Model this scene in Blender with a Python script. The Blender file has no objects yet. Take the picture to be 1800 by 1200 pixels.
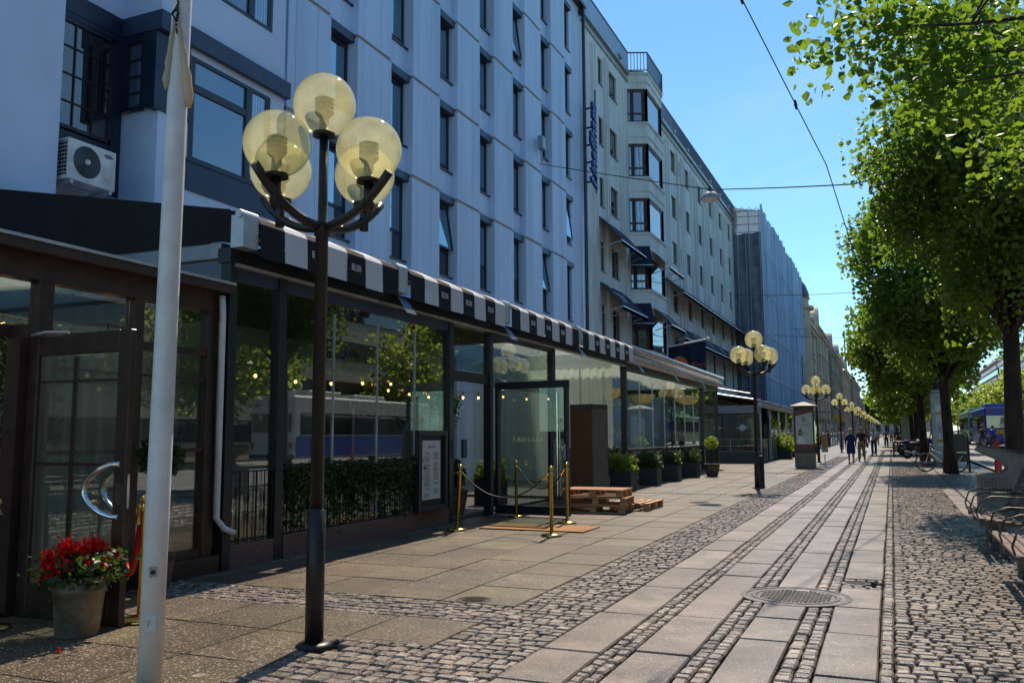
import bpy, bmesh, math, random
import numpy as np
from mathutils import Vector, Matrix
R = math.radians
SC = bpy.context.scene
COL = SC.collection
random.seed(7); NP = np.random.default_rng(7)

# ---------------------------------------------------------------- camera, sky, sun, exposure
cam_d = bpy.data.cameras.new('camera'); cam = bpy.data.objects.new('camera', cam_d); COL.objects.link(cam)
YAW, PIT, ROL = R(23.5696), R(6.3197), 0.005
fw = Vector((-math.sin(YAW)*math.cos(PIT), math.cos(YAW)*math.cos(PIT), math.sin(PIT)))
r0 = Vector((math.cos(YAW), math.sin(YAW), 0)); u0 = r0.cross(fw)
rt = r0*math.cos(ROL) - u0*math.sin(ROL); up = u0*math.cos(ROL) + r0*math.sin(ROL)
m = Matrix.Identity(4)
for i in range(3):
    m[i][0] = rt[i]; m[i][1] = up[i]; m[i][2] = -fw[i]
m[0][3], m[1][3], m[2][3] = 0, 0, 1.5
cam.matrix_world = m
cam_d.sensor_width = 36; cam_d.lens = 36*1520/1800; cam_d.clip_start = 0.1; cam_d.clip_end = 3000
SC.camera = cam
EL, AZ = R(52), R(-8.5)          # sun height, azimuth measured from +Y towards +X
w = bpy.data.worlds.new('World'); SC.world = w; w.use_nodes = True
nt = w.node_tree; nt.nodes.clear()
sky = nt.nodes.new('ShaderNodeTexSky'); sky.sky_type = 'NISHITA'; sky.sun_disc = False
sky.sun_elevation = EL; sky.sun_rotation = AZ; sky.air_density = 1.0; sky.dust_density = 0.05; sky.ozone_density = 1.2
bg = nt.nodes.new('ShaderNodeBackground'); bg.inputs[1].default_value = 0.14
tint = nt.nodes.new('ShaderNodeMix'); tint.data_type = 'RGBA'; tint.blend_type = 'MULTIPLY'; tint.inputs['Factor'].default_value = 1; tint.inputs['B'].default_value = (.47, .68, .73, 1)
out = nt.nodes.new('ShaderNodeOutputWorld')
nt.links.new(sky.outputs[0], tint.inputs['A']); 
wtc = nt.nodes.new('ShaderNodeTexCoord'); wmp = nt.nodes.new('ShaderNodeMapping'); wmp.inputs['Scale'].default_value = (1.2, 2.6, 5)
wnz = nt.nodes.new('ShaderNodeTexNoise'); wnz.inputs['Scale'].default_value = 1.6; wnz.inputs['Detail'].default_value = 9; wnz.inputs['Roughness'].default_value = .6; wnz.inputs['Distortion'].default_value = .6
wmr = nt.nodes.new('ShaderNodeMapRange'); wmr.inputs['From Min'].default_value = .5; wmr.inputs['From Max'].default_value = .8; wmr.inputs['To Max'].default_value = .22
wmx = nt.nodes.new('ShaderNodeMix'); wmx.data_type = 'RGBA'; wmx.inputs['B'].default_value = (3.6, 4.4, 4.6, 1)      # thin high cloud
nt.links.new(wtc.outputs['Generated'], wmp.inputs[0]); nt.links.new(wmp.outputs[0], wnz.inputs['Vector']); nt.links.new(wnz.outputs['Fac'], wmr.inputs['Value']); nt.links.new(wmr.outputs[0], wmx.inputs['Factor'])
nt.links.new(tint.outputs['Result'], wmx.inputs['A']); nt.links.new(wmx.outputs['Result'], bg.inputs[0]); nt.links.new(bg.outputs[0], out.inputs[0])
sd = bpy.data.lights.new('sun', 'SUN'); sd.energy = 3.7; sd.angle = R(0.5); sd.color = (1, .86, .70)
so = bpy.data.objects.new('sun', sd); COL.objects.link(so)
sv = Vector((math.sin(AZ)*math.cos(EL), math.cos(AZ)*math.cos(EL), math.sin(EL)))
so.rotation_euler = sv.to_track_quat('Z', 'Y').to_euler(); so.location = (0, 0, 60)
SC.view_settings.view_transform = 'Standard'; SC.view_settings.look = 'None'
SC.view_settings.exposure = 0.7; SC.view_settings.gamma = 1
SC.render.engine = 'CYCLES'
SC.cycles.max_bounces = 8; SC.cycles.transparent_max_bounces = 24; SC.cycles.caustics_reflective = False; SC.cycles.caustics_refractive = False

# ---------------------------------------------------------------- materials
MATS = {}
def nodes(name):
    m = bpy.data.materials.new(name); m.use_nodes = True; t = m.node_tree; t.nodes.clear()
    o = t.nodes.new('ShaderNodeOutputMaterial'); MATS[name] = m
    return m, t, o
def mat(name, col, rough=.6, metal=0., var=.12, scale=3., bump=0., bscale=40., island=0., spec=.5, col2=None, sheen=0, streak=None):
    m, t, o = nodes(name); N = t.nodes.new; L = t.links.new
    b = N('ShaderNodeBsdfPrincipled'); L(b.outputs[0], o.inputs[0])
    b.inputs['Metallic'].default_value = metal; b.inputs['Specular IOR Level'].default_value = spec
    tc = N('ShaderNodeTexCoord'); mp = N('ShaderNodeMapping'); L(tc.outputs['Object'], mp.inputs[0])
    if streak: mp.inputs['Scale'].default_value = streak
    nz = N('ShaderNodeTexNoise'); nz.inputs['Scale'].default_value = scale; nz.inputs['Detail'].default_value = 8; nz.inputs['Roughness'].default_value = .65
    L(mp.outputs[0], nz.inputs['Vector'])
    mx = N('ShaderNodeMix'); mx.data_type = 'RGBA'
    c2 = col2 or tuple(max(0, c*(1-var*2.2)) for c in col); c1 = tuple(min(1, c*(1+var*.8)) for c in col) if not col2 else col
    rp = N('ShaderNodeMapRange'); rp.inputs['From Min'].default_value = .35; rp.inputs['From Max'].default_value = .68
    L(nz.outputs['Fac'], rp.inputs['Value']); L(rp.outputs[0], mx.inputs['Factor'])
    mx.inputs['A'].default_value = (*c1, 1); mx.inputs['B'].default_value = (*c2, 1)
    src = mx.outputs['Result']
    if island:
        g = N('ShaderNodeNewGeometry'); hs = N('ShaderNodeHueSaturation')
        mr = N('ShaderNodeMapRange'); mr.inputs['To Min'].default_value = 1-island; mr.inputs['To Max'].default_value = 1+island
        L(g.outputs['Random Per Island'], mr.inputs['Value']); L(mr.outputs[0], hs.inputs['Value']); L(src, hs.inputs['Color'])
        ml = N('ShaderNodeMath'); ml.operation = 'MULTIPLY'; ml.inputs[1].default_value = 7.13; L(g.outputs['Random Per Island'], ml.inputs[0])
        fr = N('ShaderNodeMath'); fr.operation = 'FRACT'; L(ml.outputs[0], fr.inputs[0])
        m2 = N('ShaderNodeMapRange'); m2.inputs['To Min'].default_value = .485; m2.inputs['To Max'].default_value = .515; L(fr.outputs[0], m2.inputs['Value']); L(m2.outputs[0], hs.inputs['Hue'])
        src = hs.outputs[0]
    L(src, b.inputs['Base Color'])
    r2 = N('ShaderNodeMapRange'); r2.inputs['To Min'].default_value = max(.02, rough-.1); r2.inputs['To Max'].default_value = min(1, rough+.12)
    L(nz.outputs['Fac'], r2.inputs['Value']); L(r2.outputs[0], b.inputs['Roughness'])
    if bump:
        n2 = N('ShaderNodeTexNoise'); n2.inputs['Scale'].default_value = bscale; n2.inputs['Detail'].default_value = 5; L(tc.outputs['Object'], n2.inputs['Vector'])
        bp = N('ShaderNodeBump'); bp.inputs['Strength'].default_value = bump; bp.inputs['Distance'].default_value = .01
        L(n2.outputs['Fac'], bp.inputs['Height']); L(bp.outputs[0], b.inputs['Normal'])
    return m
def speck(name, col, dark, light, scale, rough=.55, var=.2, big=1.2, island=.08, bump=.25):
    """exposed-aggregate or granite surface: fine light and dark grains over slow blotches"""
    m = mat(name, col, rough, 0, var, big, bump, scale*1.2, island); t = m.node_tree; N = t.nodes.new; L = t.links.new
    b = [n for n in t.nodes if n.type == 'BSDF_PRINCIPLED'][0]; src = b.inputs['Base Color'].links[0].from_socket
    tc = [n for n in t.nodes if n.type == 'TEX_COORD'][0]
    for thr, c, s, k in ((.60, light, scale, .75), (.63, dark, scale*.8, .8)):
        nz = N('ShaderNodeTexNoise'); nz.inputs['Scale'].default_value = s; nz.inputs['Detail'].default_value = 2; L(tc.outputs['Object'], nz.inputs['Vector'])
        mr = N('ShaderNodeMapRange'); mr.inputs['From Min'].default_value = thr; mr.inputs['From Max'].default_value = thr+.04; mr.inputs['To Max'].default_value = k
        L(nz.outputs['Fac'], mr.inputs['Value'])
        mx = N('ShaderNodeMix'); mx.data_type = 'RGBA'; L(mr.outputs[0], mx.inputs['Factor']); L(src, mx.inputs['A']); mx.inputs['B'].default_value = (*c, 1); src = mx.outputs['Result']
    # worn patches and small dark spots of trodden dirt
    nz = N('ShaderNodeTexNoise'); nz.inputs['Scale'].default_value = .75; nz.inputs['Detail'].default_value = 9; nz.inputs['Roughness'].default_value = .72; L(tc.outputs['Object'], nz.inputs['Vector'])
    mr = N('ShaderNodeMapRange'); mr.inputs['From Min'].default_value = .36; mr.inputs['From Max'].default_value = .62; mr.inputs['To Min'].default_value = .62; mr.inputs['To Max'].default_value = 1.12; L(nz.outputs['Fac'], mr.inputs['Value'])
    vo = N('ShaderNodeTexVoronoi'); vo.inputs['Scale'].default_value = 2.6; L(tc.outputs['Object'], vo.inputs['Vector'])
    m3 = N('ShaderNodeMapRange'); m3.inputs['From Min'].default_value = .045; m3.inputs['From Max'].default_value = .075; m3.inputs['To Min'].default_value = .5; L(vo.outputs['Distance'], m3.inputs['Value'])
    mu = N('ShaderNodeMath'); mu.operation = 'MULTIPLY'; L(mr.outputs[0], mu.inputs[0]); L(m3.outputs[0], mu.inputs[1])
    vs = N('ShaderNodeVectorMath'); vs.operation = 'SCALE'; L(src, vs.inputs[0]); L(mu.outputs[0], vs.inputs['Scale'])
    L(vs.outputs[0], b.inputs['Base Color']); return m
def fres(t, f0):
    N = t.nodes.new; L = t.links.new; lw = N('ShaderNodeLayerWeight'); lw.inputs[0].default_value = .5
    p = N('ShaderNodeMath'); p.operation = 'POWER'; p.inputs[1].default_value = 5; L(lw.outputs['Facing'], p.inputs[0])
    a = N('ShaderNodeMath'); a.operation = 'MULTIPLY_ADD'; a.inputs[1].default_value = 1-f0; a.inputs[2].default_value = f0; L(p.outputs[0], a.inputs[0]); return a
def glass(name, tint=(.75, .85, .82), ior=.04, rough=0.0, gcol=(1, 1, 1)):
    m, t, o = nodes(name); N = t.nodes.new; L = t.links.new
    tr = N('ShaderNodeBsdfTransparent'); tr.inputs[0].default_value = (*tint, 1)
    gl = N('ShaderNodeBsdfGlossy'); gl.inputs['Roughness'].default_value = rough; gl.inputs[0].default_value = (*gcol, 1)
    f = fres(t, ior)
    mx = N('ShaderNodeMixShader'); L(f.outputs[0], mx.inputs[0]); L(tr.outputs[0], mx.inputs[1]); L(gl.outputs[0], mx.inputs[2]); L(mx.outputs[0], o.inputs[0])
    return m
def winglass(name, col=(.02, .03, .05), curtain=(.25, .3, .33), amt=.5):
    """window pane with a room and its curtain right behind: dark base, faint curtain folds, mirror-like coat"""
    m, t, o = nodes(name); N = t.nodes.new; L = t.links.new
    b = N('ShaderNodeBsdfPrincipled'); L(b.outputs[0], o.inputs[0])
    tc = N('ShaderNodeTexCoord'); wv = N('ShaderNodeTexWave'); wv.bands_direction = 'Y'; wv.inputs['Scale'].default_value = 4; wv.inputs['Distortion'].default_value = 2.5; L(tc.outputs['Object'], wv.inputs[0])
    oi = N('ShaderNodeObjectInfo'); gt = N('ShaderNodeMath'); gt.operation = 'GREATER_THAN'; gt.inputs[1].default_value = .45; L(oi.outputs['Random'], gt.inputs[0])
    ml = N('ShaderNodeMath'); ml.operation = 'MULTIPLY'; L(wv.outputs['Fac'], ml.inputs[0]); L(gt.outputs[0], ml.inputs[1])
    m2 = N('ShaderNodeMath'); m2.operation = 'MULTIPLY'; m2.inputs[1].default_value = amt; L(ml.outputs[0], m2.inputs[0])
    mx = N('ShaderNodeMix'); mx.data_type = 'RGBA'; L(m2.outputs[0], mx.inputs['Factor']); mx.inputs['A'].default_value = (*col, 1); mx.inputs['B'].default_value = (*curtain, 1); L(mx.outputs['Result'], b.inputs['Base Color'])
    b.inputs['Roughness'].default_value = .02; b.inputs['IOR'].default_value = 2.7; b.inputs['Metallic'].default_value = .35
    nz = N('ShaderNodeTexNoise'); nz.inputs['Scale'].default_value = 1.2; L(tc.outputs['Object'], nz.inputs['Vector'])
    bp = N('ShaderNodeBump'); bp.inputs['Strength'].default_value = .08; bp.inputs['Distance'].default_value = .02; L(nz.outputs['Fac'], bp.inputs['Height']); L(bp.outputs[0], b.inputs['Normal'])
    return m
def foliage(name, c1, c2, trans=.5, tcol=(.35, .5, .03)):
    m, t, o = nodes(name); N = t.nodes.new; L = t.links.new
    g = N('ShaderNodeNewGeometry'); cr = N('ShaderNodeMix'); cr.data_type = 'RGBA'; 
    tc = N('ShaderNodeTexCoord'); nz = N('ShaderNodeTexNoise'); nz.inputs['Scale'].default_value = .9; nz.inputs['Detail'].default_value = 3; L(tc.outputs['Object'], nz.inputs['Vector'])
    m1 = N('ShaderNodeMath'); m1.operation = 'MULTIPLY_ADD'; m1.inputs[1].default_value = 2.2; m1.inputs[2].default_value = -.95; L(nz.outputs['Fac'], m1.inputs[0])
    m2 = N('ShaderNodeMath'); m2.operation = 'MULTIPLY_ADD'; m2.inputs[1].default_value = .75; m2.use_clamp = True; L(g.outputs['Random Per Island'], m2.inputs[0]); L(m1.outputs[0], m2.inputs[2]); L(m2.outputs[0], cr.inputs['Factor']); cr.inputs['A'].default_value = (*c1, 1); cr.inputs['B'].default_value = (*c2, 1)
    p = N('ShaderNodeBsdfPrincipled'); L(cr.outputs['Result'], p.inputs['Base Color']); p.inputs['Roughness'].default_value = .42; p.inputs['Specular IOR Level'].default_value = .45
    tl = N('ShaderNodeBsdfTranslucent'); tl.inputs[0].default_value = (*tcol, 1)
    mx = N('ShaderNodeMixShader'); mx.inputs[0].default_value = trans; L(p.outputs[0], mx.inputs[1]); L(tl.outputs[0], mx.inputs[2]); L(mx.outputs[0], o.inputs[0])
    return m
def thin(name, col, trans=(.5, .5, .5), alpha=.0, tr=.5):
    """cloth or sheet that light comes through"""
    m, t, o = nodes(name); N = t.nodes.new; L = t.links.new
    d = N('ShaderNodeBsdfDiffuse'); d.inputs[0].default_value = (*col, 1); tl = N('ShaderNodeBsdfTranslucent'); tl.inputs[0].default_value = (*trans, 1)
    mx = N('ShaderNodeMixShader'); mx.inputs[0].default_value = tr; L(d.outputs[0], mx.inputs[1]); L(tl.outputs[0], mx.inputs[2])
    last = mx
    if alpha:
        tp = N('ShaderNodeBsdfTransparent'); m2 = N('ShaderNodeMixShader'); m2.inputs[0].default_value = alpha; L(mx.outputs[0], m2.inputs[1]); L(tp.outputs[0], m2.inputs[2]); last = m2
    L(last.outputs[0], o.inputs[0]); return m
def emis(name, col, s):
    m, t, o = nodes(name); e = t.nodes.new('ShaderNodeEmission'); e.inputs[0].default_value = (*col, 1); e.inputs[1].default_value = s; t.links.new(e.outputs[0], o.inputs[0]); return m

M = MATS
mat('facade', (.57, .70, .93), .55, var=.09, scale=1.1, streak=(1, 1, .10), bump=.04, bscale=60)
mat('facade_bay', (.60, .70, .90), .55, var=.05, scale=.6)
mat('facade_white', (.66, .68, .70), .55, var=.05, scale=.6, bump=.05)
mat('cream', (.66, .70, .71), .7, var=.10, scale=1.1, bump=.06, streak=(1, 1, .15))
mat('stone', (.55, .46, .33), .8, var=.12, scale=.5, bump=.1)
mat('stone2', (.42, .37, .30), .8, var=.12, scale=.5)
mat('stone3', (.58, .47, .34), .8, var=.12, scale=.5)
mat('slate', (.05, .07, .09), .5, var=.2, scale=2)
mat('beige', (.42, .38, .30), .7)
mat('blue_box', (.030, .050, .10), .45, var=.1)
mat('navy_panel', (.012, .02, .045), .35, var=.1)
mat('dark_frame', (.017, .021, .028), .35, var=.1)
mat('brown_frame', (.055, .030, .023), .38, var=.25, scale=6)
mat('black', (.010, .010, .012), .5, var=.2)
mat('black_cloth', (.006, .006, .008), .9)
mat('navy_cloth', (.008, .014, .045), .85)
mat('white_cloth', (.62, .62, .64), .85, var=.04)
mat('grey_metal', (.30, .32, .34), .38, .6, var=.1)
mat('light_metal', (.55, .57, .6), .35, .5)
mat('white_paint', (.74, .74, .76), .4, var=.07, scale=5, bump=.03)
mat('white', (.75, .75, .75), .5)
mat('lamp_metal', (.012, .013, .015), .42, 0, var=.3, scale=9, bump=.03)
mat('brass', (.80, .52, .14), .18, 1, var=.1, scale=9)
mat('chrome', (.75, .76, .78), .1, 1, var=.05)
mat('rope_black', (.012, .012, .015), .6)
mat('rope_red', (.62, .012, .014), .7)
mat('red_petal', (.62, .008, .006), .5, var=.25, scale=30, island=.3)
mat('zinc', (.24, .20, .16), .55, .35, var=.35, scale=7, bump=.2, bscale=20, col2=(.10, .07, .05))
mat('wood', (.46, .25, .11), .7, var=.25, scale=4, island=.22, streak=(1, 8, 8), bump=.1)
mat('cork', (.20, .085, .035), .75, var=.1)
mat('cabinet', (.10, .095, .09), .55)
mat('curb', (.20, .105, .085), .6, var=.25, scale=30, bump=.15, bscale=90)
mat('bark', (.045, .030, .022), .9, var=.4, scale=6, bump=.8, bscale=14, streak=(1, 1, .25))
mat('planter', (.035, .04, .048), .6)
mat('terracotta', (.14, .09, .07), .75, var=.3, scale=8)
mat('asphalt', (.25, .24, .235), .8, var=.15, scale=.8, bump=.2, bscale=120)
mat('joint', (.050, .037, .027), .95, var=.3, scale=9)
mat('bin', (.27, .225, .185), .65, var=.15, bump=.1)
mat('hole_red', (.20, .05, .04), .7)
mat('slat', (.12, .065, .045), .62, var=.4, scale=6, streak=(8, 1, 8))
mat('iron', (.10, .09, .085), .4, .7, var=.35, scale=12, bump=.5, bscale=50)
mat('skin', (.48, .27, .18), .6, var=.05)
mat('hair_white', (.62, .58, .52), .7); mat('hair_blond', (.42, .30, .16), .7); mat('hair_dark', (.03, .02, .015), .6)
mat('blue_dress', (.012, .022, .13), .8); mat('khaki', (.28, .22, .15), .8); mat('dark_top', (.035, .018, .016), .8)
mat('pale_cloth', (.45, .47, .55), .8); mat('denim', (.03, .05, .11), .8); mat('red_cloth', (.28, .03, .03), .8); mat('lilac', (.25, .22, .42), .8)
mat('blue_paint', (.012, .05, .33), .3); mat('green_bus', (.22, .40, .24), .35); mat('red_paint', (.42, .012, .015), .35)
mat('yellow', (.65, .36, .02), .5); mat('orange', (.6, .13, .01), .5)
mat('tyre', (.012, .012, .013), .8); mat('chair_red', (.50, .035, .02), .6); mat('wicker', (.40, .27, .13), .7, var=.3, scale=60)
mat('poster', (.50, .56, .58), .35, var=.1, scale=3); mat('poster_red', (.16, .015, .02), .35)
mat('mat_orange', (.36, .17, .055), .95, bump=.2, bscale=200); mat('paper', (.62, .66, .66), .4, var=.05)
mat('int_floor', (.20, .17, .14), .5); mat('int_wall', (.14, .125, .115), .8); mat('int_light', (.42, .40, .34), .8)
mat('sign_blue', (.015, .02, .20), .4); mat('sheet_blue', (.13, .30, .58), .5, var=.5, scale=1.1, streak=(3, 3.5, .12), col2=(.50, .60, .70))
mat('sheet_grey', (.10, .12, .17), .6, var=.35, scale=1.5, col2=(.20, .22, .27))
mat('brick_red', (.28, .05, .045), .7); mat('tram_white', (.55, .55, .52), .35); mat('cable', (.01, .01, .012), .5); mat('lamp_grey', (.33, .35, .37), .5)
mat('gold_letter', (.85, .78, .5), .5)
speck('flag', (.128, .098, .060), (.03, .02, .012), (.62, .52, .38), 62, .38, .3, 1.0, .2)
speck('granite', (.190, .148, .120), (.06, .04, .035), (.50, .43, .38), 75, .40, .4, 1.6, .16)
speck('sett', (.26, .205, .165), (.04, .028, .022), (.60, .52, .45), 60, .32, .35, 5, .42, .6)
glass('glass', (.76, .83, .81), .17); glass('clear', (.92, .96, .94), .045); glass('winpane', (.62, .74, .80), .48, gcol=(.70, .88, 1))
winglass('pane', (.10, .16, .24), (.5, .62, .7), .6); winglass('pane_dark', (.012, .015, .02), (.1, .1, .1), .3)
winglass('pane_cream', (.02, .025, .03), (.3, .28, .22), .5)
thin('curtain', (.62, .68, .62), (.72, .80, .70), .12, .5); thin('curtain_dim', (.52, .58, .56), (.5, .56, .54), .1, .5)
thin('shade', (.75, .68, .5), (.9, .8, .55), 0, .5); thin('sheet', (.26, .29, .33), (.3, .33, .36), .35, .4)
emis('bulb', (1, .45, .12), 9)
foliage('leaf', (.022, .062, .010), (.088, .150, .020), .45, (.28, .46, .035))
foliage('leaf_far', (.08, .13, .025), (.16, .21, .04), .5, (.45, .58, .07))
foliage('ivy', (.012, .032, .010), (.035, .075, .014), .28, (.10, .20, .02))
foliage('ivy_light', (.06, .13, .02), (.22, .30, .03), .4, (.4, .5, .05))
def globe_mat():
    m, t, o = nodes('globe'); N = t.nodes.new; L = t.links.new
    tp = N('ShaderNodeBsdfTransparent'); tp.inputs[0].default_value = (.97, .94, .72, 1)
    df = N('ShaderNodeBsdfDiffuse'); df.inputs[0].default_value = (.78, .74, .48, 1); tl = N('ShaderNodeBsdfTranslucent'); tl.inputs[0].default_value = (.92, .88, .6, 1)
    a = N('ShaderNodeMixShader'); a.inputs[0].default_value = .85; L(df.outputs[0], a.inputs[1]); L(tl.outputs[0], a.inputs[2])
    tc = N('ShaderNodeTexCoord'); nz = N('ShaderNodeTexNoise'); nz.inputs['Scale'].default_value = 5; nz.inputs['Detail'].default_value = 6; L(tc.outputs['Object'], nz.inputs['Vector'])
    lw = N('ShaderNodeLayerWeight'); lw.inputs[0].default_value = .35
    ad = N('ShaderNodeMath'); ad.operation = 'MULTIPLY_ADD'; L(lw.outputs['Facing'], ad.inputs[0]); ad.inputs[1].default_value = .35; 
    mr = N('ShaderNodeMapRange'); mr.inputs['From Min'].default_value = .3; mr.inputs['From Max'].default_value = .75; mr.inputs['To Min'].default_value = .12; mr.inputs['To Max'].default_value = .34; L(nz.outputs['Fac'], mr.inputs['Value']); L(mr.outputs[0], ad.inputs[2])
    b = N('ShaderNodeMixShader'); L(ad.outputs[0], b.inputs[0]); L(tp.outputs[0], b.inputs[1]); L(a.outputs[0], b.inputs[2])
    gl = N('ShaderNodeBsdfGlossy'); gl.inputs['Roughness'].default_value = .06; f = fres(t, .03)
    c = N('ShaderNodeMixShader'); L(f.outputs[0], c.inputs[0]); L(b.outputs[0], c.inputs[1]); L(gl.outputs[0], c.inputs[2]); L(c.outputs[0], o.inputs[0])
globe_mat()
foliage('red_petal', (.62, .008, .006), (.85, .02, .012), .4, (.9, .02, .01))
mat('holder', (.40, .38, .28), .5, var=.2, scale=12)

# ---------------------------------------------------------------- mesh helpers
def tag(o, label=None, cat=None, group=None, kind=None):
    if label: o['label'] = label
    if cat: o['category'] = cat
    if group: o['group'] = group
    if kind: o['kind'] = kind
    return o
def thing(name, label, cat, loc=(0, 0, 0), rz=0, group=None):
    o = bpy.data.objects.new(name, None); COL.objects.link(o); o.location = loc; o.rotation_euler = (0, 0, rz)
    return tag(o, label, cat, group)
def copy_tree(o, parent=None):
    c = o.copy(); COL.objects.link(c)
    if parent: c.parent = parent
    for ch in o.children: copy_tree(ch, c)
    return c
class MB:
    def __init__(s): s.v = []; s.f = []
    def add(s, vs, fs):
        n = len(s.v); s.v += [tuple(v) for v in vs]; s.f += [tuple(i+n for i in f) for f in fs]; return s
    def box(s, x0, x1, y0, y1, z0, z1):
        if x0 > x1: x0, x1 = x1, x0
        if y0 > y1: y0, y1 = y1, y0
        return s.add([(x0,y0,z0),(x1,y0,z0),(x1,y1,z0),(x0,y1,z0),(x0,y0,z1),(x1,y0,z1),(x1,y1,z1),(x0,y1,z1)], [(0,3,2,1),(4,5,6,7),(0,1,5,4),(1,2,6,5),(2,3,7,6),(3,0,4,7)])
    def quad(s, a, b, c, d): return s.add([a, b, c, d], [(0, 1, 2, 3)])
    def bar(s, a, b, w, h=None, upv=(0, 0, 1)):
        """rectangular bar from a to b"""
        h = h or w; a = Vector(a); b = Vector(b); d = (b-a).normalized(); u = Vector(upv)
        if abs(d.dot(u)) > .98: u = Vector((0, 1, 0))
        r = d.cross(u).normalized(); u = r.cross(d)
        p = [a+r*(i*w/2)+u*(j*h/2) for i, j in ((-1,-1),(1,-1),(1,1),(-1,1))] + [b+r*(i*w/2)+u*(j*h/2) for i, j in ((-1,-1),(1,-1),(1,1),(-1,1))]
        return s.add(p, [(0,3,2,1),(4,5,6,7),(0,1,5,4),(1,2,6,5),(2,3,7,6),(3,0,4,7)])
    def tube(s, pts, r, n=10, cap=True):
        pts = [Vector(p) for p in pts]; rs = r if isinstance(r, (list, tuple)) else [r]*len(pts)
        n0 = len(s.v); prev = None
        for i, p in enumerate(pts):
            d = (pts[min(i+1, len(pts)-1)] - pts[max(i-1, 0)]).normalized()
            if prev is None:
                u = Vector((0, 0, 1)) if abs(d.z) < .9 else Vector((1, 0, 0))
                a = d.cross(u).normalized()
            else: a = (prev - d*prev.dot(d)).normalized()
            prev = a; b = d.cross(a)
            for k in range(n):
                t = 2*math.pi*k/n; s.v.append(tuple(p + (a*math.cos(t)+b*math.sin(t))*rs[i]))
        for i in range(len(pts)-1):
            for k in range(n):
                q = n0+i*n; s.f.append((q+k, q+(k+1)%n, q+n+(k+1)%n, q+n+k))
        if cap:
            s.f.append(tuple(n0+k for k in range(n))[::-1]); s.f.append(tuple(n0+(len(pts)-1)*n+k for k in range(n)))
        return s
    def lathe(s, prof, c=(0, 0, 0), n=20, sx=1, sy=1, cap=True):
        n0 = len(s.v)
        for r_, z in prof:
            for k in range(n):
                t = 2*math.pi*k/n; s.v.append((c[0]+math.cos(t)*r_*sx, c[1]+math.sin(t)*r_*sy, c[2]+z))
        for i in range(len(prof)-1):
            for k in range(n):
                q = n0+i*n; s.f.append((q+k, q+(k+1)%n, q+n+(k+1)%n, q+n+k))
        if cap:
            s.f.append(tuple(n0+k for k in range(n))[::-1]); s.f.append(tuple(n0+(len(prof)-1)*n+k for k in range(n)))
        return s
    def sphere(s, c, r, n=20, m=12, sx=1, sy=1, sz=1):
        return s.lathe([(max(.001, r*math.sin(math.pi*i/m)), -r*sz*math.cos(math.pi*i/m)) for i in range(m+1)], c, n, sx, sy)
    def prism(s, poly, axis, a, b):
        """poly in the plane across axis (x: (y,z); y: (x,z); z: (x,y)), extruded a..b"""
        def P(p, t): return (t, p[0], p[1]) if axis == 'x' else (p[0], t, p[1]) if axis == 'y' else (p[0], p[1], t)
        n = len(poly); vs = [P(p, a) for p in poly] + [P(p, b) for p in poly]
        return s.add(vs, [tuple(range(n))[::-1], tuple(range(n, 2*n))] + [(i, (i+1) % n, n+(i+1) % n, n+i) for i in range(n)])
    def torus(s, c, Rr, r, axis='x', n=28, m=8):
        pts = []
        for i in range(n+1):
            t = 2*math.pi*i/n; a, b = math.cos(t)*Rr, math.sin(t)*Rr
            pts.append((c[0], c[1]+a, c[2]+b) if axis == 'x' else (c[0]+a, c[1], c[2]+b) if axis == 'y' else (c[0]+a, c[1]+b, c[2]))
        return s.tube(pts, r, m, False)
    def build(s, name, material, parent=None, smooth=False, loc=None, bevel=0, rz=None):
        me = bpy.data.meshes.new(name); me.from_pydata(s.v, [], s.f); me.update()
        bm = bmesh.new(); bm.from_mesh(me); bmesh.ops.recalc_face_normals(bm, faces=bm.faces)
        if bevel: bmesh.ops.bevel(bm, geom=list(bm.edges), offset=bevel, segments=1, affect='EDGES', clamp_overlap=True)
        bm.to_mesh(me); bm.free()
        o = bpy.data.objects.new(name, me); COL.objects.link(o); me.materials.append(M[material] if isinstance(material, str) else material)
        if smooth:
            for p in me.polygons: p.use_smooth = len(p.vertices) < 6
        if parent: o.parent = parent
        if loc: o.location = loc
        if rz is not None: o.rotation_euler = (0, 0, rz)
        return o
def mesh_np(name, V, Fq, material, parent=None):
    """V (n,3), Fq (m,4) int arrays"""
    me = bpy.data.meshes.new(name); me.vertices.add(len(V)); me.vertices.foreach_set('co', np.asarray(V, np.float32).ravel())
    k = Fq.shape[1]; me.loops.add(Fq.size); me.loops.foreach_set('vertex_index', Fq.astype(np.int32).ravel())
    me.polygons.add(len(Fq)); me.polygons.foreach_set('loop_start', np.arange(0, Fq.size, k, dtype=np.int32)); me.polygons.foreach_set('loop_total', np.full(len(Fq), k, np.int32))
    me.polygons.foreach_set('use_smooth', np.zeros(len(Fq), bool)); me.update(calc_edges=True); me.materials.append(M[material]); o = bpy.data.objects.new(name, me); COL.objects.link(o)
    if parent: o.parent = parent
    return o
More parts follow.
